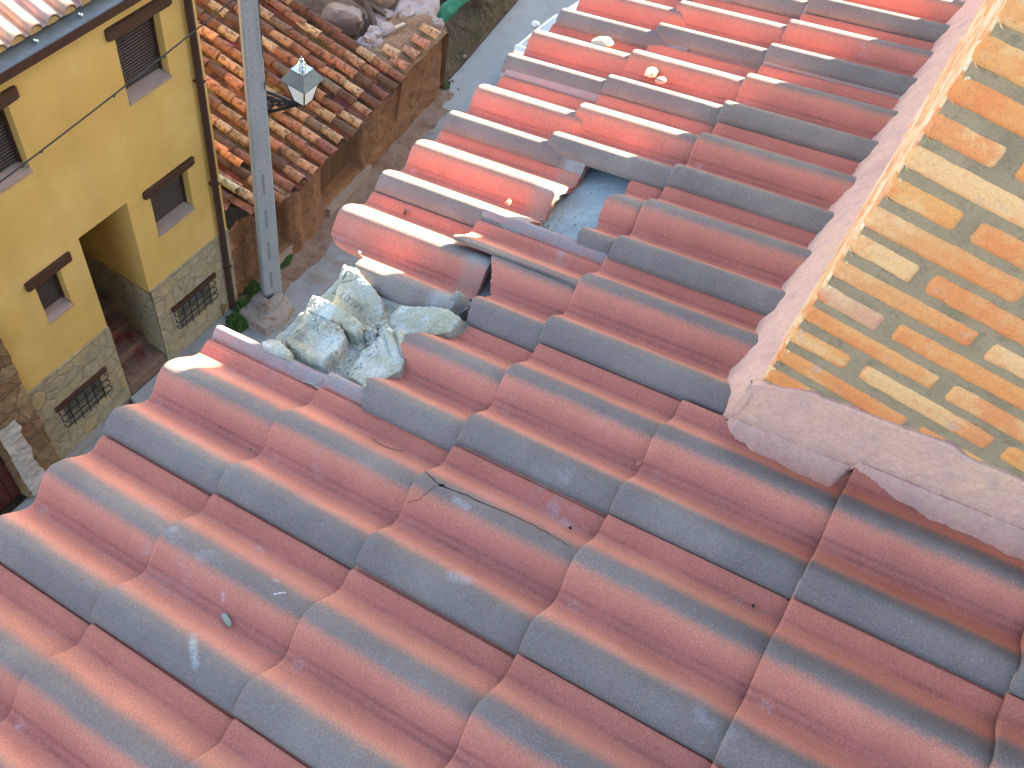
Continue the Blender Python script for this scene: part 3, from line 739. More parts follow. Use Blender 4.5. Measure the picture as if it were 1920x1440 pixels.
# mortar skirt: downhill side and near side
def troughz(a): return 0
def sk_down(i, j):
    x = CX + .006 - 1.88 * i; a = -x
    d = .118 * (1 - j); dsc = .45 + .55 * sm(0, .04, i)                     # distance from the wall
    e = .016 * fbm(a, 0, 0, 9, 4) + .010 * fbm(a, 0, 5, 40, 3)
    h = .026 - 2.6 * (d - .033 - e * .55)
    if h > .028: h = .028 + (h - .028) * .45
    h += .003 * fbm(a, d, 1, 60, 3)
    y = CY - d * dsc
    return (x, y, y / CT * ST + h)
def sk_top(x, y, h): return (x, y, y / CT * ST + h)
mb = MB(); mb.grid(sk_down, 420, 26)
def tsurf(a, b):
    u = max(0, int(b / TL)); v = int(a / .3)
    if b < u * TL + MEAS.get((u, v), (0, 0))[1]: u -= 1
    return surf(u, v, a, b)
NR = 300
def sk_near(i, j):
    """render band on the near face, then a skirt over the tiles"""
    y = CY - .012 + 1.15 * i
    zt = lerp([(1.03, .398), (1.045, .408), (1.104, .450), (1.159, .466), (1.219, .481), (1.274, .491), (1.296, .500), (1.353, .517), (1.40, .512), (1.47, .525), (2.2, .74)], y) + .011 * fbm(y, 0, 0, 17, 4)
    roof = y / CT * ST
    k = j * 1.0
    sp = .040 + .010 * fbm(y, 1, 0, 14, 3)
    sp = lerp([(1.035, .006), (1.064, .030), (1.12, .042), (1.19, .052), (1.243, .054), (1.258, .008), (1.29, .014), (1.33, .028), (1.417, .040), (1.53, .050), (2.3, .05)], y) - .036 + .006 * fbm(y, 1, 0, 14, 3)
    hs = tsurf(-CX - .010, y / CT) + .010
    if k < .05: x = CX - .003 + .010 * k / .05; z = zt
    elif k < .6:
        f = (k - .05) / .55; x = CX + .007 + .005 * f ; z = zt + (roof + hs / CT - zt) * f
    else:
        f = (k - .6) / .4; x = CX + .012 + max(.003, sp + .034 + .012 * fbm(y, 7, 0, 24, 3) + .005 * fbm(y, 9, 0, 90, 3)) * f
        hh = tsurf(-x, y / CT) + .010 * (1 - f) ** 1.6 + .0025 * (1 - f ** 3) - .004 * sm(.93, 1, f)
        return (x, y - 0 * hh, y / CT * ST + hh / CT + .0012 * fbm(y, x, 3, 80, 3) * (1 - f))
    n = fbm(y, z, x, 16, 4)
    x += .0036 * n + .0016 * fbm(y, z, x, 70, 3)
    return (x, y, z)
mb.grid(sk_near, 520, 70)
# corner lump joining both
mb.rock((CX + .000, CY - .010, .330), (.012, .014, .070), 31, .25, 14, None, 3)
mb.build('mortar_skirt', M['fillet'], chim, smooth=True, ang=80)

# ================================================================== SETTING
mb = MB()
mb.box(-400, 400, -400, 400, GZ - .32, GZ - .26)
tag(mb.build('ground', M['dirt']), 'bare brown ground', kind='structure')
# street slab: an open sheet of concrete between the two rows of houses
def strip(mb, L_, R_, z, zb):
    n = len(L_)
    vs = [(x, y, z) for x, y in L_] + [(x, y, z) for x, y in R_] + [(x, y, zb) for x, y in L_] + [(x, y, zb) for x, y in R_]
    fs = [(i, i + 1, n + i + 1, n + i) for i in range(n - 1)] + [(2 * n + i, 2 * n + i + 1, i + 1, i) for i in range(n - 1)] + [(n + i, n + i + 1, 3 * n + i + 1, 3 * n + i) for i in range(n - 1)]
    return mb.add(vs, fs)
mb = MB()
Lp = [(8, -7.10), (-7, -7.10), (-9, -7.25), (-11.2, -7.35), (-13.86, -7.72)]
Rp = [(8, -6.16), (-7, -6.16), (-9, -6.16), (-11.2, -6.13), (-13.86, -5.0)]
strip(mb, Lp, Rp, GZ, GZ - .3)
tag(mb.build('street', M['concrete']), 'narrow grey concrete street', kind='structure')
mb = MB()
strip(mb, [(-13.87, -7.72), (-15.2, -7.82), (-18.4, -8.20), (-26, -9.0), (-40, -10.5)], [(-13.87, -4.6), (-15.2, -4.4), (-18.4, -4.4), (-26, -4.6), (-40, -5.5)], GZ + .012, GZ - .3)
path_m = rough_mat('pale_concrete', [(.26, .275, .275), (.32, .335, .335), (.29, .305, .30)], 1.8, 110, .9, .35, .003, dark=(.26, .26, .25), darkscale=2.2)
tag(mb.build('path', path_m), 'smooth pale concrete path', kind='structure')
# earth washed against the foot of the old wall
mb = MB()
def wash(i, j):
    x = -7.0 - 7.4 * i; y0 = lerp([(-14.4, -7.80), (-11, -7.4), (-7, -7.12)], x)
    d = (.62 + .22 * fbm(x, 0, 0, 1.3, 4)) * j
    return (x, y0 + d - .12, GZ + .10 * (1 - j) ** 2 + .004 + .02 * fbm(x, d, 0, 5, 4) * (1 - j))
mb.grid(wash, 240, 24)
tag(mb.build('earth_verge', rough_mat('washed_earth', [(.20, .115, .08), (.25, .17, .13), (.27, .21, .18)], 3, 60, .95, .8, .01, dark=(.13, .08, .06), darkscale=7), smooth=True), 'reddish earth washed along the foot of the old wall', kind='structure')
mb = MB()
def rub(i, j):
    x = -12.4 - 8 * i; y = -8.02 - 8 * j - .0
    yl = lerp([(-20, -8.45), (-18.4, -8.22), (-15.2, -7.84), (-13.86, -7.75), (-12, -7.9)], x)
    y = yl - 8 * j
    return (x, y, GZ + .02 + .5 * sm(0, .35, j) + .35 * fbm(x, y, 0, .9, 5) * sm(0, .12, j) + .06 * fbm(x, y, 3, 6, 3))
mb.grid(rub, 150, 150)
tag(mb.build('rubble_ground', M['dirt'], smooth=True, ang=60), 'rough heap of earth and rubble behind the broken wall', kind='structure')

# ================================================================== HOUSE BLOCK ADDED TO SHADE THE STREET (outside the picture)
nb = thing('shade_house', 'unseen tall house added to shade the street, farther along its near side', 'house', (-30, 5, -4)); nb['_o'] = (-30, 5, -4)
mb = MB(); mb.box(-60, -14, .2, 10, GZ - .3, 2.3); mb.build('wall', M['yellow'], nb)
mb = MB(); mb.box(-60.2, -13.8, -.05, 10.3, 2.303, 2.66); mb.build('roof', M['oldtile'], nb)

# ================================================================== YELLOW HOUSE
yh = thing('house', 'yellow rendered house with stone base, brown shutters and a deep entrance', 'house', (-5, -8, GZ)); yh['_o'] = (-5, -8, GZ)
XL, XR = -2.98, -7.06          # left and right ends of the facade (as seen)
OPEN = dict(w1=(-6.47, -5.75, -6.91, -5.91), w0=(-4.20, -3.50, -6.91, -5.91), w2=(-6.47, -5.74, -9.34, -8.50), w3=(-4.11, -3.70, -9.34, -8.56),
            door=(-5.35, -4.50, GZ, -8.34), g1=(-6.50, -5.75, -11.52, -11.02), g2=(-4.12, -3.37, -11.52, -11.02))
def walled(mb, x0, x1, z0, z1, y, th, opens):
    xs = sorted({x0, x1} | {v for o in opens for v in o[:2]}); zs = sorted({z0, z1} | {v for o in opens for v in o[2:]})
    xs = [x for x in xs if x0 <= x <= x1]; zs = [z for z in zs if z0 <= z <= z1]
    inside = lambda x, z: any(o[0] < x < o[1] and o[2] < z < o[3] for o in opens)
    for a, b in zip(xs, xs[1:]):
        for c, d in zip(zs, zs[1:]):
            if not inside((a + b) / 2, (c + d) / 2): mb.add([(a, y, c), (b, y, c), (b, y, d), (a, y, d)], [(0, 1, 2, 3)])
    for o in opens:                       # reveals
        a, b, c, d = o; d2 = min(d, z1); c2 = max(c, z0)
        if c2 >= d2: continue
        mb.add([(a, y, c2), (a, y - th, c2), (a, y - th, d2), (a, y, d2)], [(0, 1, 2, 3)])
        mb.add([(b, y, c2), (b, y - th, c2), (b, y - th, d2), (b, y, d2)], [(3, 2, 1, 0)])
        if d <= z1: mb.add([(a, y, d), (b, y, d), (b, y - th, d), (a, y - th, d)], [(0, 1, 2, 3)])
        if c >= z0: mb.add([(a, y, c), (b, y, c), (b, y - th, c), (a, y - th, c)], [(3, 2, 1, 0)])
mb = MB()
walled(mb, XR, XL, -10.26, -5.42, YF, .19, [OPEN[k] for k in ('w1', 'w0', 'w2', 'w3')] + [(-5.35, -4.5, -10.3, -8.34)])
mb.box(XR, XR + .003, -12, YF - .001, GZ, -5.42); mb.box(XL - .003, XL, -12, YF - .001, GZ, -5.42)
# entrance recess walls above the stone
DB = YF - 2.3
mb.add([(-5.352, YF, -10.33), (-5.352, DB, -10.33), (-5.352, DB, -8.34), (-5.352, YF, -8.34)], [(0, 1, 2, 3)])
mb.add([(-4.498, YF, -10.33), (-4.498, DB, -10.33), (-4.498, DB, -8.34), (-4.498, YF, -8.34)], [(3, 2, 1, 0)])
mb.add([(-5.352, DB, -10.33), (-4.498, DB, -10.33), (-4.498, DB, -8.34), (-5.352, DB, -8.34)], [(0, 1, 2, 3)])
mb.add([(-5.352, DB, -8.338), (-4.498, DB, -8.338), (-4.498, YF, -8.338), (-5.352, YF, -8.338)], [(3, 2, 1, 0)])
mb.box(XR + .2, XL - .2, -12, YF - 2.5, GZ, -5.6)
mb.build('wall', M['yellow'], yh)
# stone base, rough faced
def plinth(x0, x1, opens):
    mb = MB(); nx = int(abs(x1 - x0) / .03); nz_ = 66; zt = -10.25
    V = {}
    def P(i, j):
        x = x0 + (x1 - x0) * i / nx; z = GZ - .02 + (zt - GZ) * j / nz_
        return (x, YF + .030 + .012 * fbm(x, z, 0, 5, 4) + .004 * fbm(x, z, 2, 25, 2), z)
    for i in range(nx):
        for j in range(nz_):
            xc = x0 + (x1 - x0) * (i + .5) / nx; zc = GZ + (zt - GZ) * (j + .5) / nz_
            if any(o[0] < xc < o[1] and o[2] < zc < o[3] for o in opens): continue
            mb.add([P(i, j), P(i + 1, j), P(i + 1, j + 1), P(i, j + 1)], [(0, 1, 2, 3)])
    for o in opens:
        a, b, c, d = o
        mb.box(a - .02, a + .012, YF - .2, YF + .012, c, d); mb.box(b - .012, b + .02, YF - .2, YF + .012, c, d)
        mb.box(a, b, YF - .2, YF + .012, c - .02, c + .012); mb.box(a, b, YF - .2, YF + .012, d - .012, d + .02)
    mb.add([(x0, YF - .001, zt + .008), (x1, YF - .001, zt + .008), (x1, YF + .034, zt - .005), (x0, YF + .034, zt - .005)], [(0, 1, 2, 3)])
    return mb
pm = plinth(XR, -5.35, [OPEN['g1']]); pm.v += plinth(-4.5, XL, [OPEN['g2']]).v and []
pm.build('stone_base', M['stone'], yh, smooth=True)
pm = plinth(-4.5, XL, [OPEN['g2']])
pm.build('stone_base', M['stone'], yh, smooth=True)
mb = MB()
def stonewall(xa, sgn):
    def f(i, j):
        y = YF + .03 - 2.3 * i; z = GZ + 1.93 * j
        return (xa + sgn * (.012 + .012 * fbm(y, z, xa, 5, 4)), y, z)
    mb.grid(f, 70, 60)
stonewall(-5.35, 1); stonewall(-4.5, -1)
mb.box(-5.35, -4.5, DB - .02, DB + .03, GZ, -10.33)
mb.build('entrance_stone', M['stone'], yh, smooth=True)
mb = MB()
for k in range(5):
    z = -11.86 + .19 * k; y = YF + .02 - (.02 if k == 0 else .30 + .30 * (k - 1) + .1)
    mb.box(-5.335, -4.515, DB + .03, y, z - .25, z)
mb.build('steps', rough_mat('worn_steps', [(.16, .10, .075), (.24, .16, .12), (.20, .09, .07)], 5, 60, .85, .5, .004, dark=(.17, .04, .03), darkscale=2.5), yh)
mb = MB(); mb.box(-5.33, -4.52, YF - .02, YF + .045, GZ, -11.93)
mb.build('threshold', rough_mat('threshold', [(.15, .10, .075), (.20, .13, .10)], 6, 60, .9, .5, .004), yh)
def window(o, lint, label, lz=.15):
    a, b, c, d = o
    mb = MB(); mb.box(a, b, YF - .17, YF - .15, c, d)
    w_ = mb.build('window', M['shutter'], yh); w_['label'] = label
    w_['_o'] = yh['_o']
    mb = MB(); n = 24
    def f(i, j):
        x = lint[0] + (lint[1] - lint[0]) * i; ang = j * 2 * math.pi; sx, sz = math.cos(ang), math.sin(ang)
        k = max(abs(sx), abs(sz)); sx /= k; sz /= k
        zz = d + lz * .5 + .002; r = 1 + .06 * fbm(x, sx, sz + d, 9, 3)
        e = 1 - .12 * (1 if i in (0, 1) else 0)
        return (x, YF - .01 + (.055 * sx * r) * e, zz + (lz / 2 * sz * r) * e)
    mb.grid(f, n, 17)
    for i0 in (lint[0], lint[1]): mb.box(i0 - .002, i0 + .002, YF - .055, YF + .038, d + .012, d + lz - .01)
    l_ = mb.build('lintel', M['lintel'], w_, smooth=True, ang=50)
    mb = MB()
    sl = .035
    mb.add([(a, YF - .15, c + .075), (b, YF - .15, c + .075), (b, YF + .03, c + .035), (a, YF + .03, c + .035), (a, YF - .15, c - .002), (b, YF - .15, c - .002), (b, YF + .03, c - .002), (a, YF + .03, c - .002)],
           [(0, 1, 2, 3), (3, 2, 6, 7), (0, 3, 7, 4), (1, 5, 6, 2), (4, 7, 6, 5)])
    mb.build('sill', M['sill'], w_)
    for x0, x1 in ((a, a + .03), (b - .03, b)):
        mb = MB(); mb.box(x0, x1, YF - .149, YF - .12, c + .06, d); mb.build('shutter_guide', M['pipe'], w_)
window(OPEN['w1'], (-6.66, -5.63), 'tall upper window with closed brown roller shutter', .16)
window(OPEN['w0'], (-4.34, -3.36), 'upper window cut by the left edge of the photo', .16)
window(OPEN['w2'], (-6.60, -5.63), 'smaller square window over the right basement grille', .13)
window(OPEN['w3'], (-4.30, -3.58), 'small window left of the entrance')
def grille(o, lint, label):
    a, b, c, d = o
    mb = MB(); mb.box(a, b, YF - .19, YF - .17, c, d)
    w_ = mb.build('basement_window', plain('dull_glass', (.12, .13, .14), .5), yh); w_['label'] = label; w_['_o'] = yh['_o']
    mb = MB(); mb.box(lint[0], lint[1], YF - .02, YF + .075, d - .005, d + .085)
    mb.build('lintel', M['lintel'], w_)
    mb = MB(); y = YF + .085
    for k in range(5):
        x = a + (b - a) * (k + .5) / 5 ; mb.tube([(x, y, c - .04), (x, y, d - .005)], .0095, 6)
    for k in range(3):
        z = c + .06 + (d - c - .12) * k / 2.4
        mb.tube([(a - .06, YF + .02, z + .03), (a - .09, y - .01, z + .02), (a - .06, y + .012, z), (b + .06, y + .012, z), (b + .09, y - .01, z + .02), (b + .06, YF + .02, z + .03)], .0095, 6)
    mb.build('grille', M['iron'], w_)
grille(OPEN['g1'], (-6.62, -5.64), 'barred basement window right of the entrance')
grille(OPEN['g2'], (-4.22, -3.26), 'barred basement window left of the entrance')
# downpipe and gutter
mb = MB(); mb.tube([(-6.88, YF + .075, -5.5), (-6.88, YF + .075, -12.12)], .052, 12)
dp = mb.build('downpipe', M['pipe'], yh, smooth=True); dp['_o'] = yh['_o']
for z in (-7.2, -9.1, -11.0):
    mb = MB(); mb.box(-6.937, -6.823, YF + .0, YF + .132, z, z + .022); mb.build('bracket', M['pipe'], dp)
mb = MB(); G0, G1 = XR - .1, XL + .1
mb.box(G0, G1, YF + .15, YF + .168, -5.52, -5.41); mb.box(G0, G1, YF + .02, YF + .15, -5.52, -5.505)
gt = mb.build('gutter', plain('brown_gutter', (.05, .022, .016), .5), yh); gt['_o'] = yh['_o']
mb = MB(); mb.add([(G0, YF - .13, -5.365), (G1, YF - .13, -5.365), (G1, YF + .15, -5.418), (G0, YF + .15, -5.418)], [(0, 1, 2, 3)])
mb.box(G0, G1, YF + .130, YF + .149, -5.45, -5.41)
x = -2.9
while x > -7.2:
    mb.box(x - .012, x + .012, YF - .0, YF + .145, -5.425, -5.408); x -= .62
mb.build('zinc_lining', M['zinc'], gt)
x = -2.86
while x > -7.2:
    mb = MB(); mb.rock((x, YF + .055, -5.375), (.018, .03, .025), 3, .1, 6); mb.build('gutter_clip', M['chrome'], gt); x -= .62
# roof: barrel rolls
PR = math.tan(R(17))
def hroof():
    mb = MB(); r_ = .078; pit = .235
    k = 0; x = -2.66
    while x > -7.3:
        for seg in range(9):
            y1 = YF + .035 - .43 * seg; y2 = y1 - .47
            rr = random.Random(k * 9 + seg); c = [(.40, .28, .21), (.33, .24, .22), (.44, .31, .22), (.36, .23, .18)][rr.randrange(4)]
            mb.col(c)
            def f(i, j, x=x, y1=y1, y2=y2):
                a = math.pi * i; y = y1 + (y2 - y1) * j; rad = r_ + .012 * (1 - j)
                return (x + rad * math.cos(a), y, -5.30 + (YF - y) * PR + rad * math.sin(a) * .95 + .018 * (1 - j))
            mb.grid(f, 13, 4)
            def g(i, j, x=x, y1=y1):
                a = math.pi * i; rad = r_ + .012 - .014 * j
                return (x + rad * math.cos(a), y1 - .001, -5.30 + (YF - y1) * PR + rad * math.sin(a) * .95 + .018)
            mb.grid(g, 13, 2)
            def h(i, j, x=x, y1=y1, y2=y2):
                y = y1 + (y2 - y1) * j
                return (x + r_ * .9 + (pit - 1.8 * r_) * i, y, -5.292 + (YF - y) * PR + .012 * (1 - j))
            mb.grid(h, 3, 2)
        # mortar stop behind the lowest tile
        x -= pit; k += 1
    return mb
t = NT('pale_roll_tile'); c = t.mix(.5, t.attr('Col'), t.ramp(t.noise(9, 5, .7), [(.3, .55), (.7, 1.15)]), 'MULTIPLY')
hr = hroof().build('roof', t.done(c, .8, t.bump(t.noise(80, 4), .3, .002)), yh, smooth=True, ang=60); hr['_o'] = yh['_o']
x = -2.66; ochre = rough_mat('ochre_mortar', [(.36, .23, .09), (.45, .30, .13)], 20, 100)
while x > -7.3:
    mb = MB(); mb.add([(x + .074 * math.cos(math.pi * i / 10), YF + .02, -5.315 + .07 * math.sin(math.pi * i / 10)) for i in range(11)], [tuple(range(11))]); x -= .235
    mb.build('mortar_stop', ochre, hr)
# pavement along the house
mb = MB()
mb.box(-7.05, -5.42, YF + .03, YF + .20, GZ - .1, GZ + .09)
tag(mb.build('kerb', M['concrete']), 'low concrete kerb along the yellow house', kind='structure')
mb = MB(); mb.extrude([(-4.46, -7.10), (-5.42, -7.10), (-5.50, -6.80), (-4.42, -6.78)], GZ - .1, GZ + .16)
tag(mb.build('door_slab', path_m), 'grey concrete slab in front of the entrance', kind='structure')
mb = MB(); mb.box(-4.3, -3.0, YF + .03, YF + .13, GZ - .1, GZ + .10)
tag(mb.build('kerb', M['concrete']), 'low kerb left of the entrance', kind='structure')

# ================================================================== RUBBLE HOUSE AT THE LEFT
lh = thing('house', 'crumbling rubble stone house with a dark red door at the left edge', 'house', (-1, -8, GZ)); lh['_o'] = (-1, -8, GZ)
mb = MB()
def lw(i, j):
    z = GZ - .05 + 3.7 * j; xe = -2.975 + .05 * fbm(z, 0, 0, 2.2, 4)
    x = xe + 4.5 * i
    y = YF + .10 + .10 * fbm(x, z, 0, 1.6, 5) + .05 * abs(fbm(x, z, 4, 6, 3))
    if z > -8.72: y -= (z + 8.72) * .8
    if -2.32 < x < -1.3 and z < -10.35: y -= .32
    return (x, y, z)
mb.grid(lw, 180, 150)
def le(i, j):
    z = GZ - .05 + 3.7 * j; x = -2.975 + .05 * fbm(z, 0, 0, 2.2, 4)
    y = YF + .10 + .10 * fbm(x, z, 0, 1.6, 5) + .05 * abs(fbm(x, z, 4, 6, 3))
    if z > -8.72: y -= (z + 8.72) * .8
    return (x, y - .16 * (1 - i), z)
mb.grid(le, 6, 150)
mb.box(-2.9, 2.0, -12, YF - .25, GZ, -8.75)
mb.build('wall', stone_mat('rubble_wall', [(.17, .105, .055), (.24, .15, .08), (.20, .10, .06), (.27, .19, .11), (.14, .085, .05)], (.13, .08, .05), 4.2), lh, smooth=True, ang=80)
mb = MB()
def ww(i, j):
    z = GZ + 1.9 * j; w_ = .30 + .10 * fbm(z, 3, 0, 3, 4)
    x = -2.36 - w_ * (1 - i)
    return (x, YF + .10 + .10 * fbm(x, z, 0, 1.6, 5) + .05 * abs(fbm(x, z, 4, 6, 3)) + .012, z)
mb.grid(ww, 20, 90)
mb.build('plaster', M['whitewash'], lh, smooth=True)
mb = MB(); mb.box(-2.33, -1.28, YF - .13, YF - .08, GZ, -10.3)
for k in range(6): mb.box(-2.31 + .17 * k, -2.16 + .17 * k, YF - .079, YF - .066, GZ + .02, -10.32)
mb.build('door', M['door'], lh)

# ================================================================== OLD HOUSE WITH CLAY TILES
YAW = R(4.6); AL = Vector((-math.cos(YAW), -math.sin(YAW), 0)); NO = Vector((-math.sin(YAW), math.cos(YAW), 0)); OO = Vector((-7.0, -7.15, 0))
PD = R(12.5)
def W(a, o, z): return OO + AL * a + NO * o + Vector((0, 0, z))
def RO(a, b, h=0):      # old roof plane: a along the eave, b up the slope
    return OO + AL * a + NO * (.2 - b * math.cos(PD) - h * -math.sin(PD)) + Vector((0, 0, -10.52 + b * math.sin(PD) + h * math.cos(PD)))
oh = thing('ruined_house', 'low old earth walled house with a mossy clay tile roof', 'house', W(2.5, -2, GZ)); oh['_o'] = tuple(W(2.5, -2, GZ))
def wtop(a): return lerp([(-.3, -9.9), (.0, -10.55), (.4, -10.35), (.9, -10.66), (5.2, -10.62), (5.6, -10.60), (7.2, -10.55), (7.45, -10.9)], a)
mb = MB(); NA, NZ = 420, 90
def face(i, j):
    a = -.35 + 7.85 * i; zt = wtop(a) + .04 * fbm(a, 0, 0, 4, 3); z = GZ - .03 + (zt - GZ) * j
    o = .02 + .09 * fbm(a, z, 0, .9, 4) + .035 * fbm(a, z, 3, 5, 4) + .07 * sm(.5, 0, j)
    o += .10 * math.exp(-((a - 2.25) / .28) ** 2) + .11 * math.exp(-((a - 1.72) / .2) ** 2) + .05 * math.exp(-((a - 4.5) / .3) ** 2)
    g = 0
    if a < .75: o += .06 * abs(fbm(a, z, 8, 5, 3)) - .10
    o -= .30 * sm(2.68, 2.74, a) * sm(4.06, 4.0, a) * sm(-12.0, -11.95, z + 0 * a)
    o -= .24 * sm(.86, .92, a) * sm(1.56, 1.50, a) * sm(-11.9, -11.86, z)
    o -= .25 * sm(7.15, 7.5, a)
    return W(a, o, z)
mb.grid(face, NA, NZ)
mb.build('wall', M['earth'], oh, smooth=True, ang=80)
mb = MB()
for k in range(6): mb.box(0, .21, -.02, .02, -12.0, -10.7, Matrix.Translation(W(2.72 + .22 * k + .22, -.235, 0)) @ Matrix.Rotation(YAW, 4, 'Z'))
gw = mb.build('gate', M['gatewood'], oh); gw['_o'] = oh['_o']
mb = MB()
for k in range(4): mb.box(0, .16, -.02, .02, -11.9, -10.7, Matrix.Translation(W(.9 + .165 * k + .16, -.19, 0)) @ Matrix.Rotation(YAW, 4, 'Z'))
mb.build('gate', M['gatewood'], oh)
mb = MB(); mb.box(-1.5, 0, -.30, .17, GZ, -12.02, Matrix.Translation(W(2.75, 0, 0)) @ Matrix.Rotation(YAW, 4, 'Z'))
mb.build('gate_sill', M['sill'], oh)
mb = MB(); mb.box(-.75, 0, -.30, .14, GZ, -11.93, Matrix.Translation(W(.9, 0, 0)) @ Matrix.Rotation(YAW, 4, 'Z'))
mb.build('gate_sill', M['sill'], oh)
# body and roof deck
mb = MB()
def deck(i, j):
    a = -.6 + 5.95 * i; b = (.78 if a < .95 else .03) + 5.6 * j
    if a < .95: b = lerp([(-.6, 1.0), (.45, .85), (.7, .35), (.95, .12)], a) + 5.0 * j
    return RO(a, b, -.035 + .01 * fbm(a, b, 0, 6, 3))
mb.grid(deck, 90, 70)
mb.build('roof_bed', rough_mat('roof_debris', [(.055, .035, .025), (.09, .06, .045), (.07, .05, .04)], 12, 80, .95, .9, .01), oh, smooth=True)
m9 = MB(); m9.add([RO(5.35, .05, -.04), RO(5.35, 5.6, -.04), RO(5.35, 5.6, -1.6), W(5.35, .0, GZ)], [(0, 1, 2, 3)])
m9.build('gable', M['earth'], oh)
oc = [(.38, .16, .10), (.30, .125, .08), (.24, .105, .07), (.44, .25, .15), (.44, .30, .18), (.18, .075, .05), (.13, .065, .05), (.24, .10, .085), (.10, .06, .048), (.34, .14, .10), (.20, .15, .11), (.48, .21, .12)]
ox = [(.48, .33, .20), (.50, .24, .13), (.13, .075, .05)]
def barrel(mb, a, b, ln, r0, r1, dz, ang, tilt, seed, up=True, n=8, brk=0):
    """clay barrel tile with its wide open end downhill; up=False is a channel tile"""
    rr = random.Random(seed); th = .011
    ca, sa = math.cos(ang), math.sin(ang)
    def pt(i, j, rr_off):
        f = math.pi * i; r = (r0 + (r1 - r0) * j) + rr_off
        t = ln * j
        if brk and j == 0: t += brk * (fbm(i * 3, seed, 0, 1.2, 3) + .4)
        x = r * math.cos(f) * 1.0; z = r * math.sin(f) * .80
        if not up: z = -z
        x += .004 * fbm(t, seed, 0, 9, 2); h = z + dz + tilt * t
        return RO(a + x * ca - t * sa, b + t * ca + x * sa, h)
    m = len(mb.v)
    nj = 4
    mb.grid(lambda i, j: pt(i, j, 0), n + 1, nj)
    if not up:
        mb.grid(lambda i, j: pt(i, j, -th), n + 1, nj)
    def fr(i, j): return pt(i, 0, -th * j)
    mb.grid(fr, n + 1, 2)
    if up:
        def un(i, j): return pt(i, .12 * j, -th)
        mb.grid(un, n + 1, 2)
mb = MB(); PITR = .305; ra = random.Random(11)
rows = []
for k in range(23):
    a = .02 + PITR * k + ra.uniform(-.02, .02)
    rows.append(a)
for k, a in enumerate(rows):
    if a > 5.3: break
    if a < .25: b = 1.25
    elif a < .8: b = .62
    elif a < 1.1: b = .20
    else: b = -.06 + ra.uniform(-.05, .06)
    drift = ra.uniform(-.012, .012); s = 0; wob = ra.uniform(0, 9)
    bmax = 5.2
    while b < bmax:
        ln = ra.uniform(.42, .54); ex = ln - ra.uniform(.06, .14)
        cc = oc[ra.randrange(len(oc))] if ra.random() < .78 else ox[ra.randrange(3)]
        v_ = ra.uniform(.45, .95); mb.col(tuple(q * v_ for q in cc))
        br = ra.choice([0, 0, .03, .06]); r0 = ra.uniform(.096, .110)
        off = .018 * math.sin(wob + b * 2.1)
        barrel(mb, a + off, b, ln, r0, r0 * .84, .022 + ra.uniform(0, .012), drift + ra.uniform(-.05, .05), -.035, k * 97 + s, True, 8, br)
        b += ex; s += 1
    # channel beside it, half full of dirt
    b = (.85 if a < .8 else .0) + ra.uniform(-.1, .02)
    while b < bmax and a < 5.2:
        mb.col(tuple(q * ra.uniform(.22, .5) for q in oc[ra.randrange(len(oc))]))
        barrel(mb, a + PITR * .5, b, .44, .095, .085, .040, ra.uniform(-.04, .04), -.03, k * 89 + s + 40, False, 6)
        b += .36; s += 1
mb.build('clay_tiles', M['oldtile'], oh, smooth=True, ang=50)
# verge and loose pieces on the roof
def loose(label, a, b, dz, ang, seed, c, ln=.38, up=True, grp=None, plane=None, tilt=0.0, r=.085):
    m2 = MB().col(c); barrel(m2, a, b, ln, r, r * .85, dz, ang, tilt, seed, up, 9, .03)
    p = RO(a, b, dz); o = m2.build('old_roof_tile', M['oldtile'], None, smooth=True, ang=50, loc=p)
    return tag(o, label, 'clay tile', grp or 'loose clay tiles along the old wall', 'thing')
loose('upturned clay tile lying lowest at the left end of the old roof', .72, .18, .07, .10, 501, (.30, .13, .09), .55, False)
loose('upturned broken tile above the lowest one beside the yellow house corner', .50, .55, .07, .02, 502, (.34, .17, .14), .5, False)
loose('pale green mossy tile lying on top near the left end of the old roof', .86, .62, .10, .03, 503, (.36, .36, .24), .42)
loose('upturned tile with a sharp rim next to the pole over the eave', 1.18, -.02, .06, .04, 504, (.22, .13, .10), .5, False)
loose('upturned dirty tile beyond the pole over the eave', 1.42, -.04, .06, .0, 505, (.26, .17, .13), .5, False)
loose('bright orange tile, lower of two near the yellow house corner', 1.33, .88, .11, .02, 506, (.50, .20, .09), .40)
loose('bright orange tile, upper of two near the yellow house corner', 1.36, 1.2, .11, .02, 507, (.52, .21, .10), .40)
# wall stub with earth on top
ws = thing('wall_stub', 'broken end of the old earth wall topped with soil and a few tiles', 'wall', W(6.4, -.5, GZ)); ws['_o'] = tuple(W(6.4, -.5, GZ))
mb = MB()
def stubtop(i, j):
    a = 5.25 + 2.1 * i; o = .08 - (1.0 + .25 * fbm(a, 0, 0, 1.7, 3)) * j
    h = -10.64 + .17 * math.sin(math.pi * min(1, j * 1.1)) + .08 * fbm(a, o, 0, 2.5, 4) + .02 * fbm(a, o, 4, 14, 3) + .12 * j - .25 * sm(1.95, 2.1, a - 5.25)
    return W(a, o, h)
mb.grid(stubtop, 90, 50)
mb.build('soil', rough_mat('wall_soil', [(.15, .085, .05), (.23, .14, .085), (.19, .12, .08)], 5, 70, .95, 1, .012, dark=(.30, .24, .17), darkscale=26), ws, smooth=True, ang=80)
mb = MB()
def back(i, j):
    a = 5.25 + 2.1 * i; o = .08 - (1.0 + .25 * fbm(a, 0, 0, 1.7, 3))
    return W(a, o + .1 * fbm(a, j, 5, 2, 3), -10.52 - 1.9 * j)
mb.grid(back, 60, 20)
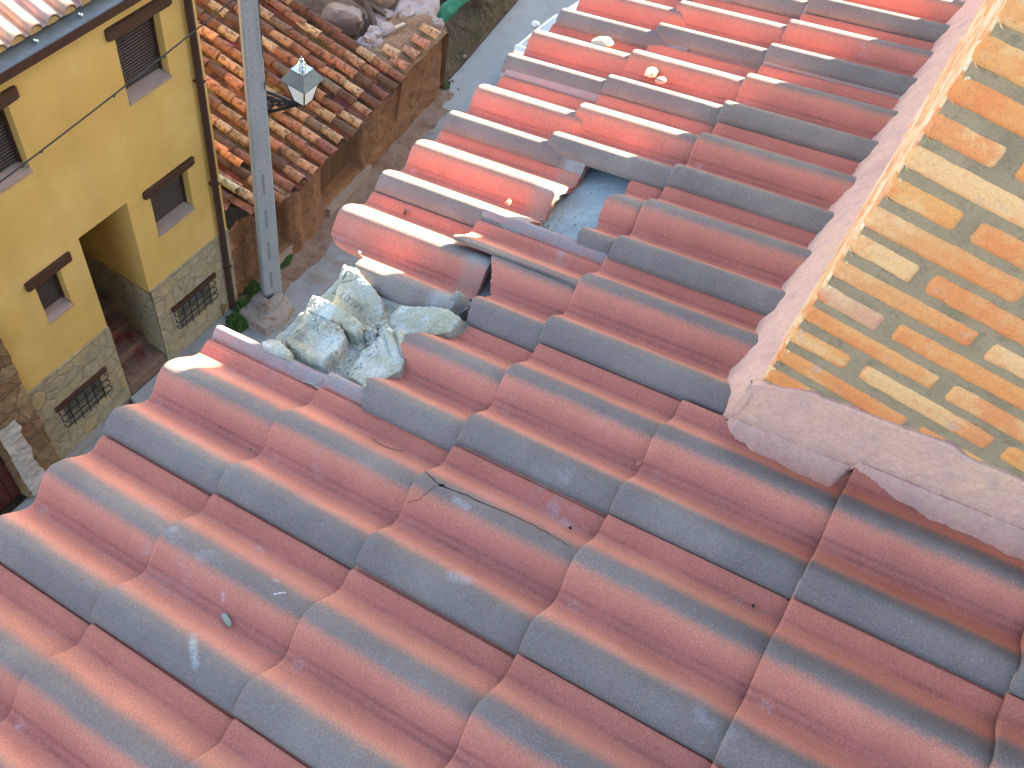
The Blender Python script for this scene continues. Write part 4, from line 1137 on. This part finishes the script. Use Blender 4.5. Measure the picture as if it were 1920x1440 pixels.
def side(i, j):
    a = 7.35 + .06 * fbm(i, j, 3, 4, 3); o = .06 - 1.05 * i
    return W(a, o, -10.75 - 1.6 * j)
mb.grid(side, 30, 20)
mb.build('wall', M['earth'], ws, smooth=True, ang=80)
mb = MB()
for q_ in range(26):
    rq = random.Random(q_ + 70); aa = 5.6 + 1.75 * rq.random(); oo_ = -.72 - .42 * rq.random() if q_ < 20 else -.1 - .8 * rq.random()
    if q_ >= 20: aa = 7.05 + .2 * rq.random()
    ss = rq.uniform(.08, .19); mb.rock(W(aa, oo_, -10.62 + .12 * rq.random()), (ss, ss * rq.uniform(.6, 1), ss * rq.uniform(.5, .9)), q_ + 61, .55, 8, Matrix.Rotation(rq.uniform(0, 3), 3, 'Z'), 4)
mb.build('stones', M['slab'], ws, smooth=True, ang=18)
def loosew(label, a, o, z, ang, seed, c, ln=.36, tilt=.22):
    m2 = MB().col(c); b = (.2 - o) / math.cos(PD); barrel(m2, a, b, ln * 1.15, .118, .10, z + .085 + 10.52 - b * math.sin(PD), ang, tilt - .30, seed, True, 9, .035)
    ob = m2.build('old_roof_tile', M['oldtile'], None, smooth=True, ang=50, loc=W(a, o, z))
    return tag(ob, label, 'clay tile', 'loose clay tiles along the old wall', 'thing')
loosew('pinkish clay tile, first of the four on the broken wall edge', 5.58, .12, -10.60, .05, 601, (.42, .20, .14), .34)
loosew('pale broken clay tile lying uphill of the first tile on the broken wall', 5.66, -.16, -10.48, .05, 602, (.46, .30, .20), .30)
loosew('muddy clay tile, second of the four on the broken wall edge', 5.98, .10, -10.57, .03, 603, (.40, .22, .15), .30)
loosew('clay tile, third of the four on the edge of the broken wall', 6.36, .12, -10.54, .06, 604, (.42, .20, .14), .34)
loosew('pale orange clay tile, last of the four at the far end of the broken wall', 6.74, .12, -10.52, .04, 605, (.50, .31, .18), .36)
mb = MB(); mb.box(-.12, .12, -.035, .035, -.02, .02, Matrix.Translation(W(6.45, -.62, -10.37)) @ Matrix.Rotation(-.25, 4, 'Z'))
tag(mb.build('brick', M['pebble'], None), 'pale brick piece lying on the soil of the broken wall', 'brick')

# ================================================================== DEBRIS
def block(name, label, cat, c, size, rz, m, seed, rx=0, ry=0, rough=.1, sq=6, group=None):
    mb = MB(); mb.rock((0, 0, 0), size, seed, rough, 12, Matrix.Rotation(rz, 3, 'Z') @ Matrix.Rotation(rx, 3, 'X') @ Matrix.Rotation(ry, 3, 'Y'), sq)
    o = mb.build(name, m, None, smooth=True, ang=30); o.location = c
    return tag(o, label, cat, group, 'thing')
block('stone_slab', 'large pinkish grey stone slab behind the broken wall', 'stone slab', (-15.0, -8.95, -11.25), (.62, .42, .24), .35, M['slab'], 71)
block('stone_slab', 'bluish stone slab beside the large pinkish one, left in the rubble', 'stone slab', (-14.35, -9.35, -11.35), (.30, .36, .20), .2, M['slab'], 72)
block('boulder', 'mossy dark boulder beside the edge of the old tile roof', 'stone', (-13.6, -9.9, -11.2), (.30, .42, .30), .5, M['rubble'], 73, rough=.3, sq=3)
block('boulder', 'ochre boulder at the top edge between pole and slab', 'stone', (-14.85, -9.75, -11.1), (.40, .30, .25), .1, M['rubble'], 74, rough=.3, sq=3)
mb = MB(); mb.tube([(-14.9, -10.6, -10.75), (-13.35, -8.45, -11.55)], .075, 10)
tag(mb.build('beam', M['beam'], None, smooth=True), 'round grey pole leaning in the rubble behind the old roof', 'beam', None, 'thing')
mb = MB(); mb.box(-.06, .06, -1.1, 1.1, -.08, .08, Matrix.Translation((-14.35, -9.45, -11.15)) @ Matrix.Rotation(.05, 4, 'Z') @ Matrix.Rotation(-.15, 4, 'X'))
tag(mb.build('beam', M['beam'], None), 'square brown beam lying between the grey pole and the slab', 'beam', None, 'thing')
mb = MB(); mb.box(-.9, .9, -.05, .05, -.07, .07, Matrix.Translation((-14.75, -8.45, -11.45)) @ Matrix.Rotation(.38, 4, 'Z'))
tag(mb.build('beam', M['beam'], None), 'dark plank lying under the near edge of the stone slab', 'beam', None, 'thing')
rs = random.Random(5); mb = MB()
for k in range(230):
    x = rs.uniform(-20, -13.2); y = rs.uniform(-12, -8.2)
    if x < -15.3: y = rs.uniform(-12, -8.5)
    s_ = rs.uniform(.03, .16)
    z = GZ + .35 + .3 * fbm(x, y, 0, .9, 5)
    if y > -8.6: z = GZ + .15; s_ *= .6
    mb.rock((x, y, z), (s_, s_ * rs.uniform(.6, 1), s_ * rs.uniform(.4, .8)), k, .4, 5, Matrix.Rotation(rs.uniform(0, 3), 3, 'Z'), 3)
tag(mb.build('rubble', M['rubble'], None, smooth=True, ang=30), 'heap of broken stones behind the broken wall', 'rubble', kind='stuff')
# green netting
mb = MB()
def net(i, j):
    x = -15.25 - 2.3 * i; y = -8.62 - .05 * i + .34 * (j - .5) - .25 * i * 0
    return (x, y + .05 * fbm(x, j, 0, 2, 3), -11.45 + .10 * math.sin(j * 3.1) + .09 * fbm(x, j, 2, 3, 3) + .12 * math.sin(math.pi * i))
mb.grid(net, 50, 12)
mb.grid(lambda i, j: tuple(Vector(net(i, j)) - Vector((0, 0, .05 + .03 * nz(i * 9, j * 3)))), 50, 12)
tag(mb.build('netting', M['net'], None, smooth=True), 'crumpled green netting trailing along the rubble', 'netting')
mb = MB()
def net2(i, j):
    x = -16.6 - 1.8 * i; y = -8.95 - .8 * j
    return (x, y, -11.85 + .3 * j + .18 * fbm(x, y, 0, 2.6, 4))
mb.grid(net2, 30, 20)
tag(mb.build('netting', M['net'], None, smooth=True), 'second sheet of green netting spread behind the dry grass', 'netting')
# dry grass and weeds
mb = MB(); mg = MB()
for k in range(1500):
    t_ = rs.random(); x = -14.6 - 4.2 * t_; yl = lerp([(-20, -8.45), (-18.4, -8.22), (-15.2, -7.84), (-13.86, -7.75)], x)
    y = yl - abs(rs.gauss(0.12, .3)) - .02; z = GZ + .02 + .3 * sm(0, 1, yl - y)
    h = rs.uniform(.08, .32); dx, dy = rs.gauss(0, .10), rs.gauss(0, .10); w_ = .006
    q = mg if rs.random() < .25 else mb
    q.add([(x - w_, y, z), (x + w_, y, z), (x + dx * .6 + w_ * .6, y + dy * .6, z + h * .7), (x + dx, y + dy, z + h), (x + dx * .6 - w_ * .6, y + dy * .6, z + h * .7)], [(0, 1, 2, 4), (4, 2, 3)])
tag(mb.build('dry_grass', M['straw'], None), 'dry straw coloured grass at the edge of the path', 'grass', kind='stuff')
tag(mg.build('green_grass', M['leaf'], None), 'green grass blades at the edge of the path', 'grass', kind='stuff')
def weed(label, c, r, n, seed, tall=.22):
    rr = random.Random(seed); mb = MB()
    for k in range(n):
        a = rr.uniform(0, 6.28); d = r * math.sqrt(rr.random()); x, y = c[0] + d * math.cos(a) * (c[3] if len(c) > 3 else 1), c[1] + d * math.sin(a); z = c[2] + rr.uniform(.01, tall) * (1 - .5 * d / r)
        L_ = rr.uniform(.018, .045); A = rr.uniform(0, 6.28); t_ = rr.uniform(-.5, .9)
        d1 = Vector((math.cos(A), math.sin(A), t_)).normalized(); d2 = d1.cross(Vector((0, 0, 1))).normalized()
        p = Vector((x, y, z)); mb.add([p - d1 * L_, p + d2 * L_ * .5, p + d1 * L_, p - d2 * L_ * .5], [(0, 1, 2, 3)])
    for k in range(9):
        a = rr.uniform(0, 6.28); d = r * .7 * rr.random(); mb.tube([(c[0] + d * .3 * math.cos(a), c[1] + d * .3 * math.sin(a), c[2] - .02), (c[0] + d * math.cos(a), c[1] + d * math.sin(a), c[2] + tall * .8)], .004, 4)
    return tag(mb.build('weed', M['leaf'], None), label, 'plant')
weed('bushy green weed nearest the camera at the foot of the pole', (-6.72, -6.86, GZ), .20, 800, 1, .24)
weed('bushy green weed between the pole footing and the earth wall', (-7.02, -6.98, GZ), .20, 800, 2, .24)
weed('low green weed behind the pole against the earth wall', (-7.42, -7.16, GZ), .20, 600, 3, .22)
weed('green weed on the far side of the pole along the wall foot', (-8.30, -7.18, GZ, 1.6), .15, 700, 4)
weed('small green weed at the corner where the pale path starts', (-14.45, -7.78, GZ), .17, 350, 5, .15)
weed('low moss like weed by the kerb under the rubble house', (-2.75, -6.98, GZ), .14, 300, 6, .05)
small_ = [(-14.2, -7.62, .05), (-14.35, -7.5, .06), (-13.9, -7.7, .045), (-14.75, -7.7, .05), (-14.6, -7.45, .035)]
for k, (x, y, s_) in enumerate(small_):
    mb = MB(); mb.rock((0, 0, 0), (s_, s_ * .8, s_ * .5), 80 + k, .4, 7); o = mb.build('stone', M['rubble'], None, smooth=True, ang=30); o.location = (x, y, GZ + s_ * .4)
    tag(o, ['stone fragment nearest the green weed at the start of the pale path', 'largest stone fragment lying out on the pale path beyond the earth wall', 'stone fragment against the end of the earth wall', 'stone fragment farthest along the edge of the pale path', 'smallest reddish stone fragment on the pale path'][k], 'stone', 'small stones at the start of the path')
mb = MB(); mb.rock((0, 0, 0), (.05, .04, .02), 91, .5, 7); o = mb.build('litter', M['whitewash'], None, smooth=True); o.location = (-15.59, -7.95, GZ + .06)
tag(o, 'white scrap of litter on the edge of the pale path', 'litter')

# ================================================================== POLE, LAMP, CABLE
pl = thing('utility_pole', 'tall grey concrete utility pole standing in the street', 'pole', (-7.55, -6.72, GZ)); pl['_o'] = (-7.55, -6.72, GZ)
mb = MB(); PRZ = R(32)
def polesec(z):
    f = (z - GZ) / 8.5; w_ = .165 - .062 * f; d_ = .115 - .04 * f; c = Vector((-7.50 - .125 * f * 1.1, -6.74 - .05 * f, z))
    return [c + Matrix.Rotation(-PRZ + R(0), 3, 'Z') @ Vector((x, y, 0)) for x, y in ((-w_, -d_ + .02), (-w_ + .02, -d_), (w_ - .02, -d_), (w_, -d_ + .02), (w_, d_ - .02), (w_ - .02, d_), (-w_ + .02, d_), (-w_, d_ - .02))]
zs = [GZ - .1 + 8.7 * k / 40 for k in range(41)]; vs = []
for z in zs: vs += polesec(z)
mb.add(vs, [(k * 8 + i, k * 8 + (i + 1) % 8, (k + 1) * 8 + (i + 1) % 8, (k + 1) * 8 + i) for k in range(40) for i in range(8)] + [tuple(40 * 8 + i for i in range(8))])
sh = mb.build('shaft', M['pole'], pl); sh['_o'] = pl['_o']
mb = MB(); z = -9.0
while z < -4.0:
    p = polesec(z)
    for (i, j, f) in ((4, 5, 0), ):
        pass
    fa = (p[5] + (p[6] - p[5]) * .25); fb = (p[5] + (p[6] - p[5]) * .8)
    nrm_ = ((p[5] + p[6]) / 2 - (p[1] + p[2]) / 2).normalized()
    for q in (fa, fb):
        mb.tube([q - nrm_ * .01, q + nrm_ * .0015], .0075, 6)
    z += .145
mb.build('bolt_hole', M['black'], sh)['kind'] = 'stuff'
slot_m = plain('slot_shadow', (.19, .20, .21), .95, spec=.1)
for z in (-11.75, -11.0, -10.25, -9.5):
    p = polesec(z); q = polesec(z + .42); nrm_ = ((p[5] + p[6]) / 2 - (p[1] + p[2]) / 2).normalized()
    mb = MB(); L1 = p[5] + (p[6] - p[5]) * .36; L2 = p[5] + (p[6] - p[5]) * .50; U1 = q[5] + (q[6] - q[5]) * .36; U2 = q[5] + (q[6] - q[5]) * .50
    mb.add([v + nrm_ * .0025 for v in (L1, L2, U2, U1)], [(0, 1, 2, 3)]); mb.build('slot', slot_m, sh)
mb = MB()
def foot(i, j):
    a = 2 * math.pi * i; rr = (.52 if j < .99 else .52) * (1 + .13 * fbm(math.cos(a), math.sin(a), 0, 1.6, 3)); s_ = max(abs(math.cos(a)), abs(math.sin(a))) ; rr /= (s_ ** .5)
    lv = [(1.10, 0), (1.05, .12), (.98, .16), (.62, .19), (.58, .30), (.52, .33), (.2, .34)]
    k = int(round(j * 6)); q, h = lv[k]
    return (-7.20 + rr * .80 * q * math.cos(a) - .16 * (k > 2), -6.62 + rr * .68 * q * math.sin(a) - .06 * (k > 2), GZ + h + .012 * fbm(a, k, 0, 3, 2) * (j > 0))
mb.grid(foot, 60, 7)
mb.build('footing', rough_mat('footing', [(.25, .20, .165), (.32, .27, .23), (.28, .25, .23)], 3, 60, .95, .9, .012, dark=(.17, .09, .055), darkscale=5), pl, smooth=True, ang=30)
LX, LY = -8.12, -6.37
lm = thing('street_lamp', 'square lantern with frosted panes on a black scrolled bracket', 'lamp', (LX, LY, -7.9)); lm['_o'] = (LX, LY, -7.9)
mb = MB()
hw1, hw0 = .175, .095; zt, zb = -7.50, -7.87
mb.add([(LX + sx * hw1, LY + sy * hw1, zt) for sx, sy in ((-1, -1), (1, -1), (1, 1), (-1, 1))] + [(LX + sx * hw0, LY + sy * hw0, zb) for sx, sy in ((-1, -1), (1, -1), (1, 1), (-1, 1))],
       [(0, 1, 5, 4), (1, 2, 6, 5), (2, 3, 7, 6), (3, 0, 4, 7), (4, 5, 6, 7)])
mb.build('glass', M['glass'], lm)
mb = MB()
for sx, sy in ((-1, -1), (1, -1), (1, 1), (-1, 1)): mb.tube([(LX + sx * hw1, LY + sy * hw1, zt), (LX + sx * hw0, LY + sy * hw0, zb)], .011, 6)
for a, b in (((-1, -1), (1, -1)), ((1, -1), (1, 1)), ((1, 1), (-1, 1)), ((-1, 1), (-1, -1))): mb.tube([(LX + a[0] * hw0, LY + a[1] * hw0, zb), (LX + b[0] * hw0, LY + b[1] * hw0, zb)], .010, 6)
mb.rock((LX, LY, zb - .04), (.05, .05, .045), 1, 0, 8)
mb.build('frame', M['iron'], lm)
mb = MB()
S4 = ((-1, -1), (1, -1), (1, 1), (-1, 1)); lev = [(.215, -7.515), (.222, -7.495), (.125, -7.345), (.118, -7.325)]
mb.add([(LX + sx * h, LY + sy * h, z) for h, z in lev for sx, sy in S4], [(k * 4 + i, k * 4 + (i + 1) % 4, (k + 1) * 4 + (i + 1) % 4, (k + 1) * 4 + i) for k in range(3) for i in range(4)] + [(12, 13, 14, 15), (3, 2, 1, 0)])
cp = mb.build('cover', M['steel'], lm); cp['_o'] = lm['_o']
mb = MB(); mb.box(LX - .112, LX + .112, LY - .112, LY + .112, -7.326, -7.312)
prof = [(.062, -7.312), (.066, -7.29), (.05, -7.27), (.06, -7.25), (.064, -7.235), (.045, -7.20), (.026, -7.19), (.034, -7.17), (.03, -7.15), (.010, -7.135), (.008, -7.10), (.001, -7.095)]
mb.grid(lambda i, j: (LX + prof[int(round(j * 11))][0] * math.cos(2 * math.pi * i), LY + prof[int(round(j * 11))][0] * math.sin(2 * math.pi * i), prof[int(round(j * 11))][1]), 21, 12)
mb.build('finial', M['chrome'], cp, smooth=True)
for sx, sy in S4: pass
P0 = Vector((-7.68, -6.72, 0)); P1 = Vector((LX, LY, 0)); dv = (P1 - P0)
mb = MB()
def bz(f, z): return P0 + dv * f + Vector((0, 0, z))
mb.tube([bz(0, -7.62), bz(.25, -7.70), bz(.6, -7.84), bz(.92, -7.93)], .026, 6); mb.tube([bz(0, -8.02), bz(.3, -8.0), bz(.65, -7.96), bz(1.0, -7.92)], .028, 6)
mb.tube([bz(0, -7.55), bz(0, -8.08)], .022, 6)
for (f, z, r) in ((.12, -7.80, .07), (.12, -7.93, .05), (.30, -7.86, .065), (.47, -7.88, .05), (.61, -7.90, .035), (.74, -7.915, .022)):
    mb.tube([bz(f + r * 2.0 * math.cos(q * .45) * (1 - q * .035), z + r * math.sin(q * .45) * (1 - q * .035)) for q in range(20)], .018, 5)
mb.build('bracket', M['iron'], lm, smooth=True)
mb = MB()
def sag(p, q, n, d): return [Vector(p).lerp(Vector(q), i / n) - Vector((0, 0, d * 4 * (i / n) * (1 - i / n))) for i in range(n + 1)]
mb.tube(sag((-2.2, -6.67, -6.36), (-7.62, -6.66, -5.85), 20, .05), .011, 6)
for f in (.30, .38, .56, .72): 
    p = sag((-2.2, -6.67, -6.36), (-7.62, -6.66, -5.85), 20, .05)[int(f * 20)]; mb.rock(p - Vector((0, 0, .012)), (.02, .015, .018), 4, .2, 5)
tag(mb.build('cable', M['cable'], None, smooth=True), 'thick black overhead cable crossing in front of the yellow facade', 'cable')
mb = MB(); mb.tube([(-7.60, -6.60, -4.5), (-7.60, -6.60, -6.9), (-7.66, -6.60, -7.2), (-7.60, -6.61, -7.45), (-7.66, -6.66, -7.62)], .008, 5)
tag(mb.build('cable', M['cable'], None), 'thin black cable running down the pole to the lamp bracket', 'cable')

# ================================================================== CAR
car = thing('parked_car', 'silver white car mostly hidden behind the eave, its dark windscreen showing', 'car', (-15.5, -5.9, GZ)); car['_o'] = (-15.5, -5.9, GZ)
YC = -5.86; HW = .86
secs = [  # x, half width, z of top edge, z of belt
 (-13.1, .70, -11.35, -11.55), (-13.3, .80, -11.15, -11.40), (-13.9, .62, -10.86, -11.30), (-14.6, .60, -10.80, -11.30), (-15.35, .62, -10.82, -11.28), (-15.7, .66, -10.92, -11.26)]
def carbody():
    mb = MB()
    # lower body: loft along x
    st = [(-13.0, .62, -11.95, -11.55), (-13.15, .80, -12.02, -11.42), (-14, .86, -12.05, -11.32), (-15.5, .87, -12.05, -11.28), (-16.6, .86, -12.05, -11.28), (-17.35, .80, -12.03, -11.40), (-17.6, .60, -11.95, -11.60)]
    N_ = 16
    def f(i, j):
        k = i * (len(st) - 1); a = min(int(k), len(st) - 2); t_ = k - a; p, q = st[a], st[a + 1]
        x, w_, z0, z1 = [p[m] + (q[m] - p[m]) * t_ for m in range(4)]
        ang = 2 * math.pi * j; c, s_ = math.cos(ang), math.sin(ang); e = .32
        cx = math.copysign(abs(c) ** e, c); sx = math.copysign(abs(s_) ** e, s_)
        return (x, YC + w_ * cx, (z0 + z1) / 2 + (z1 - z0) / 2 * sx)
    mb.grid(f, 60, 33)
    return mb
bo = carbody().build('body', M['carpaint'], car, smooth=True, ang=50); bo['_o'] = car['_o']
mb = MB()   # roof panel and pillars
rz_ = [(-13.7, .60, -10.93), (-14.0, .62, -10.84), (-14.6, .64, -10.79), (-15.1, .64, -10.80), (-15.42, .63, -10.86)]
vs = []
for x, w_, z in rz_:
    for k in range(9):
        f = -1 + k / 4; vs.append((x, YC + w_ * f, z - .05 * abs(f) ** 3))
mb.add(vs, [(a * 9 + k, a * 9 + k + 1, (a + 1) * 9 + k + 1, (a + 1) * 9 + k) for a in range(4) for k in range(8)])
for s_ in (-1, 1):
    mb.tube([(-15.42, YC + .62 * s_, -10.91), (-15.9, YC + .72 * s_, -11.10), (-16.5, YC + .78 * s_, -11.29)], .035, 6)
    mb.tube([(-13.7, YC + .60 * s_, -10.97), (-13.25, YC + .70 * s_, -11.40)], .05, 6); mb.tube([(-14.6, YC + .63 * s_, -10.85), (-14.65, YC + .80 * s_, -11.32)], .04, 6)
mb.build('roof', M['carpaint'], bo, smooth=True)
mb = MB()
mb.add([(-15.43, YC - .60, -10.90), (-15.43, YC + .60, -10.90), (-16.52, YC + .76, -11.275), (-16.52, YC - .76, -11.275)], [(0, 1, 2, 3)])
mb.build('windscreen', M['carglass'], car)
mb = MB()
for s_ in (-1, 1): mb.add([(-13.75, YC + .61 * s_, -10.93), (-15.4, YC + .635 * s_, -10.92), (-16.4, YC + .79 * s_, -11.29), (-13.3, YC + .76 * s_, -11.33)], [(0, 1, 2, 3)])
mb.add([(-13.68, YC - .58, -10.95), (-13.68, YC + .58, -10.95), (-13.2, YC + .66, -11.40), (-13.2, YC - .66, -11.40)], [(0, 1, 2, 3)])
mb.build('side_glass', M['carglass'], car)
mb = MB(); mb.box(-16.62, -16.5, YC - .74, YC + .74, -11.29, -11.268); mb.tube([(-16.5, YC - .5, -11.25), (-16.2, YC - .1, -11.15)], .012, 5)
mb.tube([(-15.40, YC - .60, -10.885), (-15.40, YC + .60, -10.885)], .02, 5)
mb.build('trim', M['rubber'], car)
for s_ in (-1, 1):
    mb = MB(); mb.rock((-16.1, YC + .90 * s_, -11.20), (.05, .10, .075), 5, .05, 9)
    mb.tube([(-16.1, YC + .74 * s_, -11.25), (-16.1, YC + .86 * s_, -11.21)], .02, 5)
    mb.build('wing_mirror', M['carpaint'], car, smooth=True)
for x in (-13.85, -16.75):
    for s_ in (-1, 1):
        mb = MB(); mb.tube([(x, YC + .70 * s_, -11.93), (x, YC + .88 * s_, -11.93)], .30, 24); mb.build('wheel', M['rubber'], car)

CM = [(-18.0, -19.3), (-17.6, -18.9), (-16.52, -17.25), (-15.43, -15.22), (-13.7, -14.98), (-13.0, -14.88), (-12, -13.9)]
for o in bpy.data.objects:
    if o.parent is car or (o.parent and o.parent.parent is car):
        for v_ in o.data.vertices:
            if o.name.startswith('wheel'): v_.co.x += -1.7 if v_.co.x > 0 else -1.6
            else: v_.co.x = lerp(CM, v_.co.x - 15.5) + 15.5
# tidy: custom bookkeeping property is not part of the scene description
for o in bpy.data.objects:
    if '_o' in o: del o['_o']
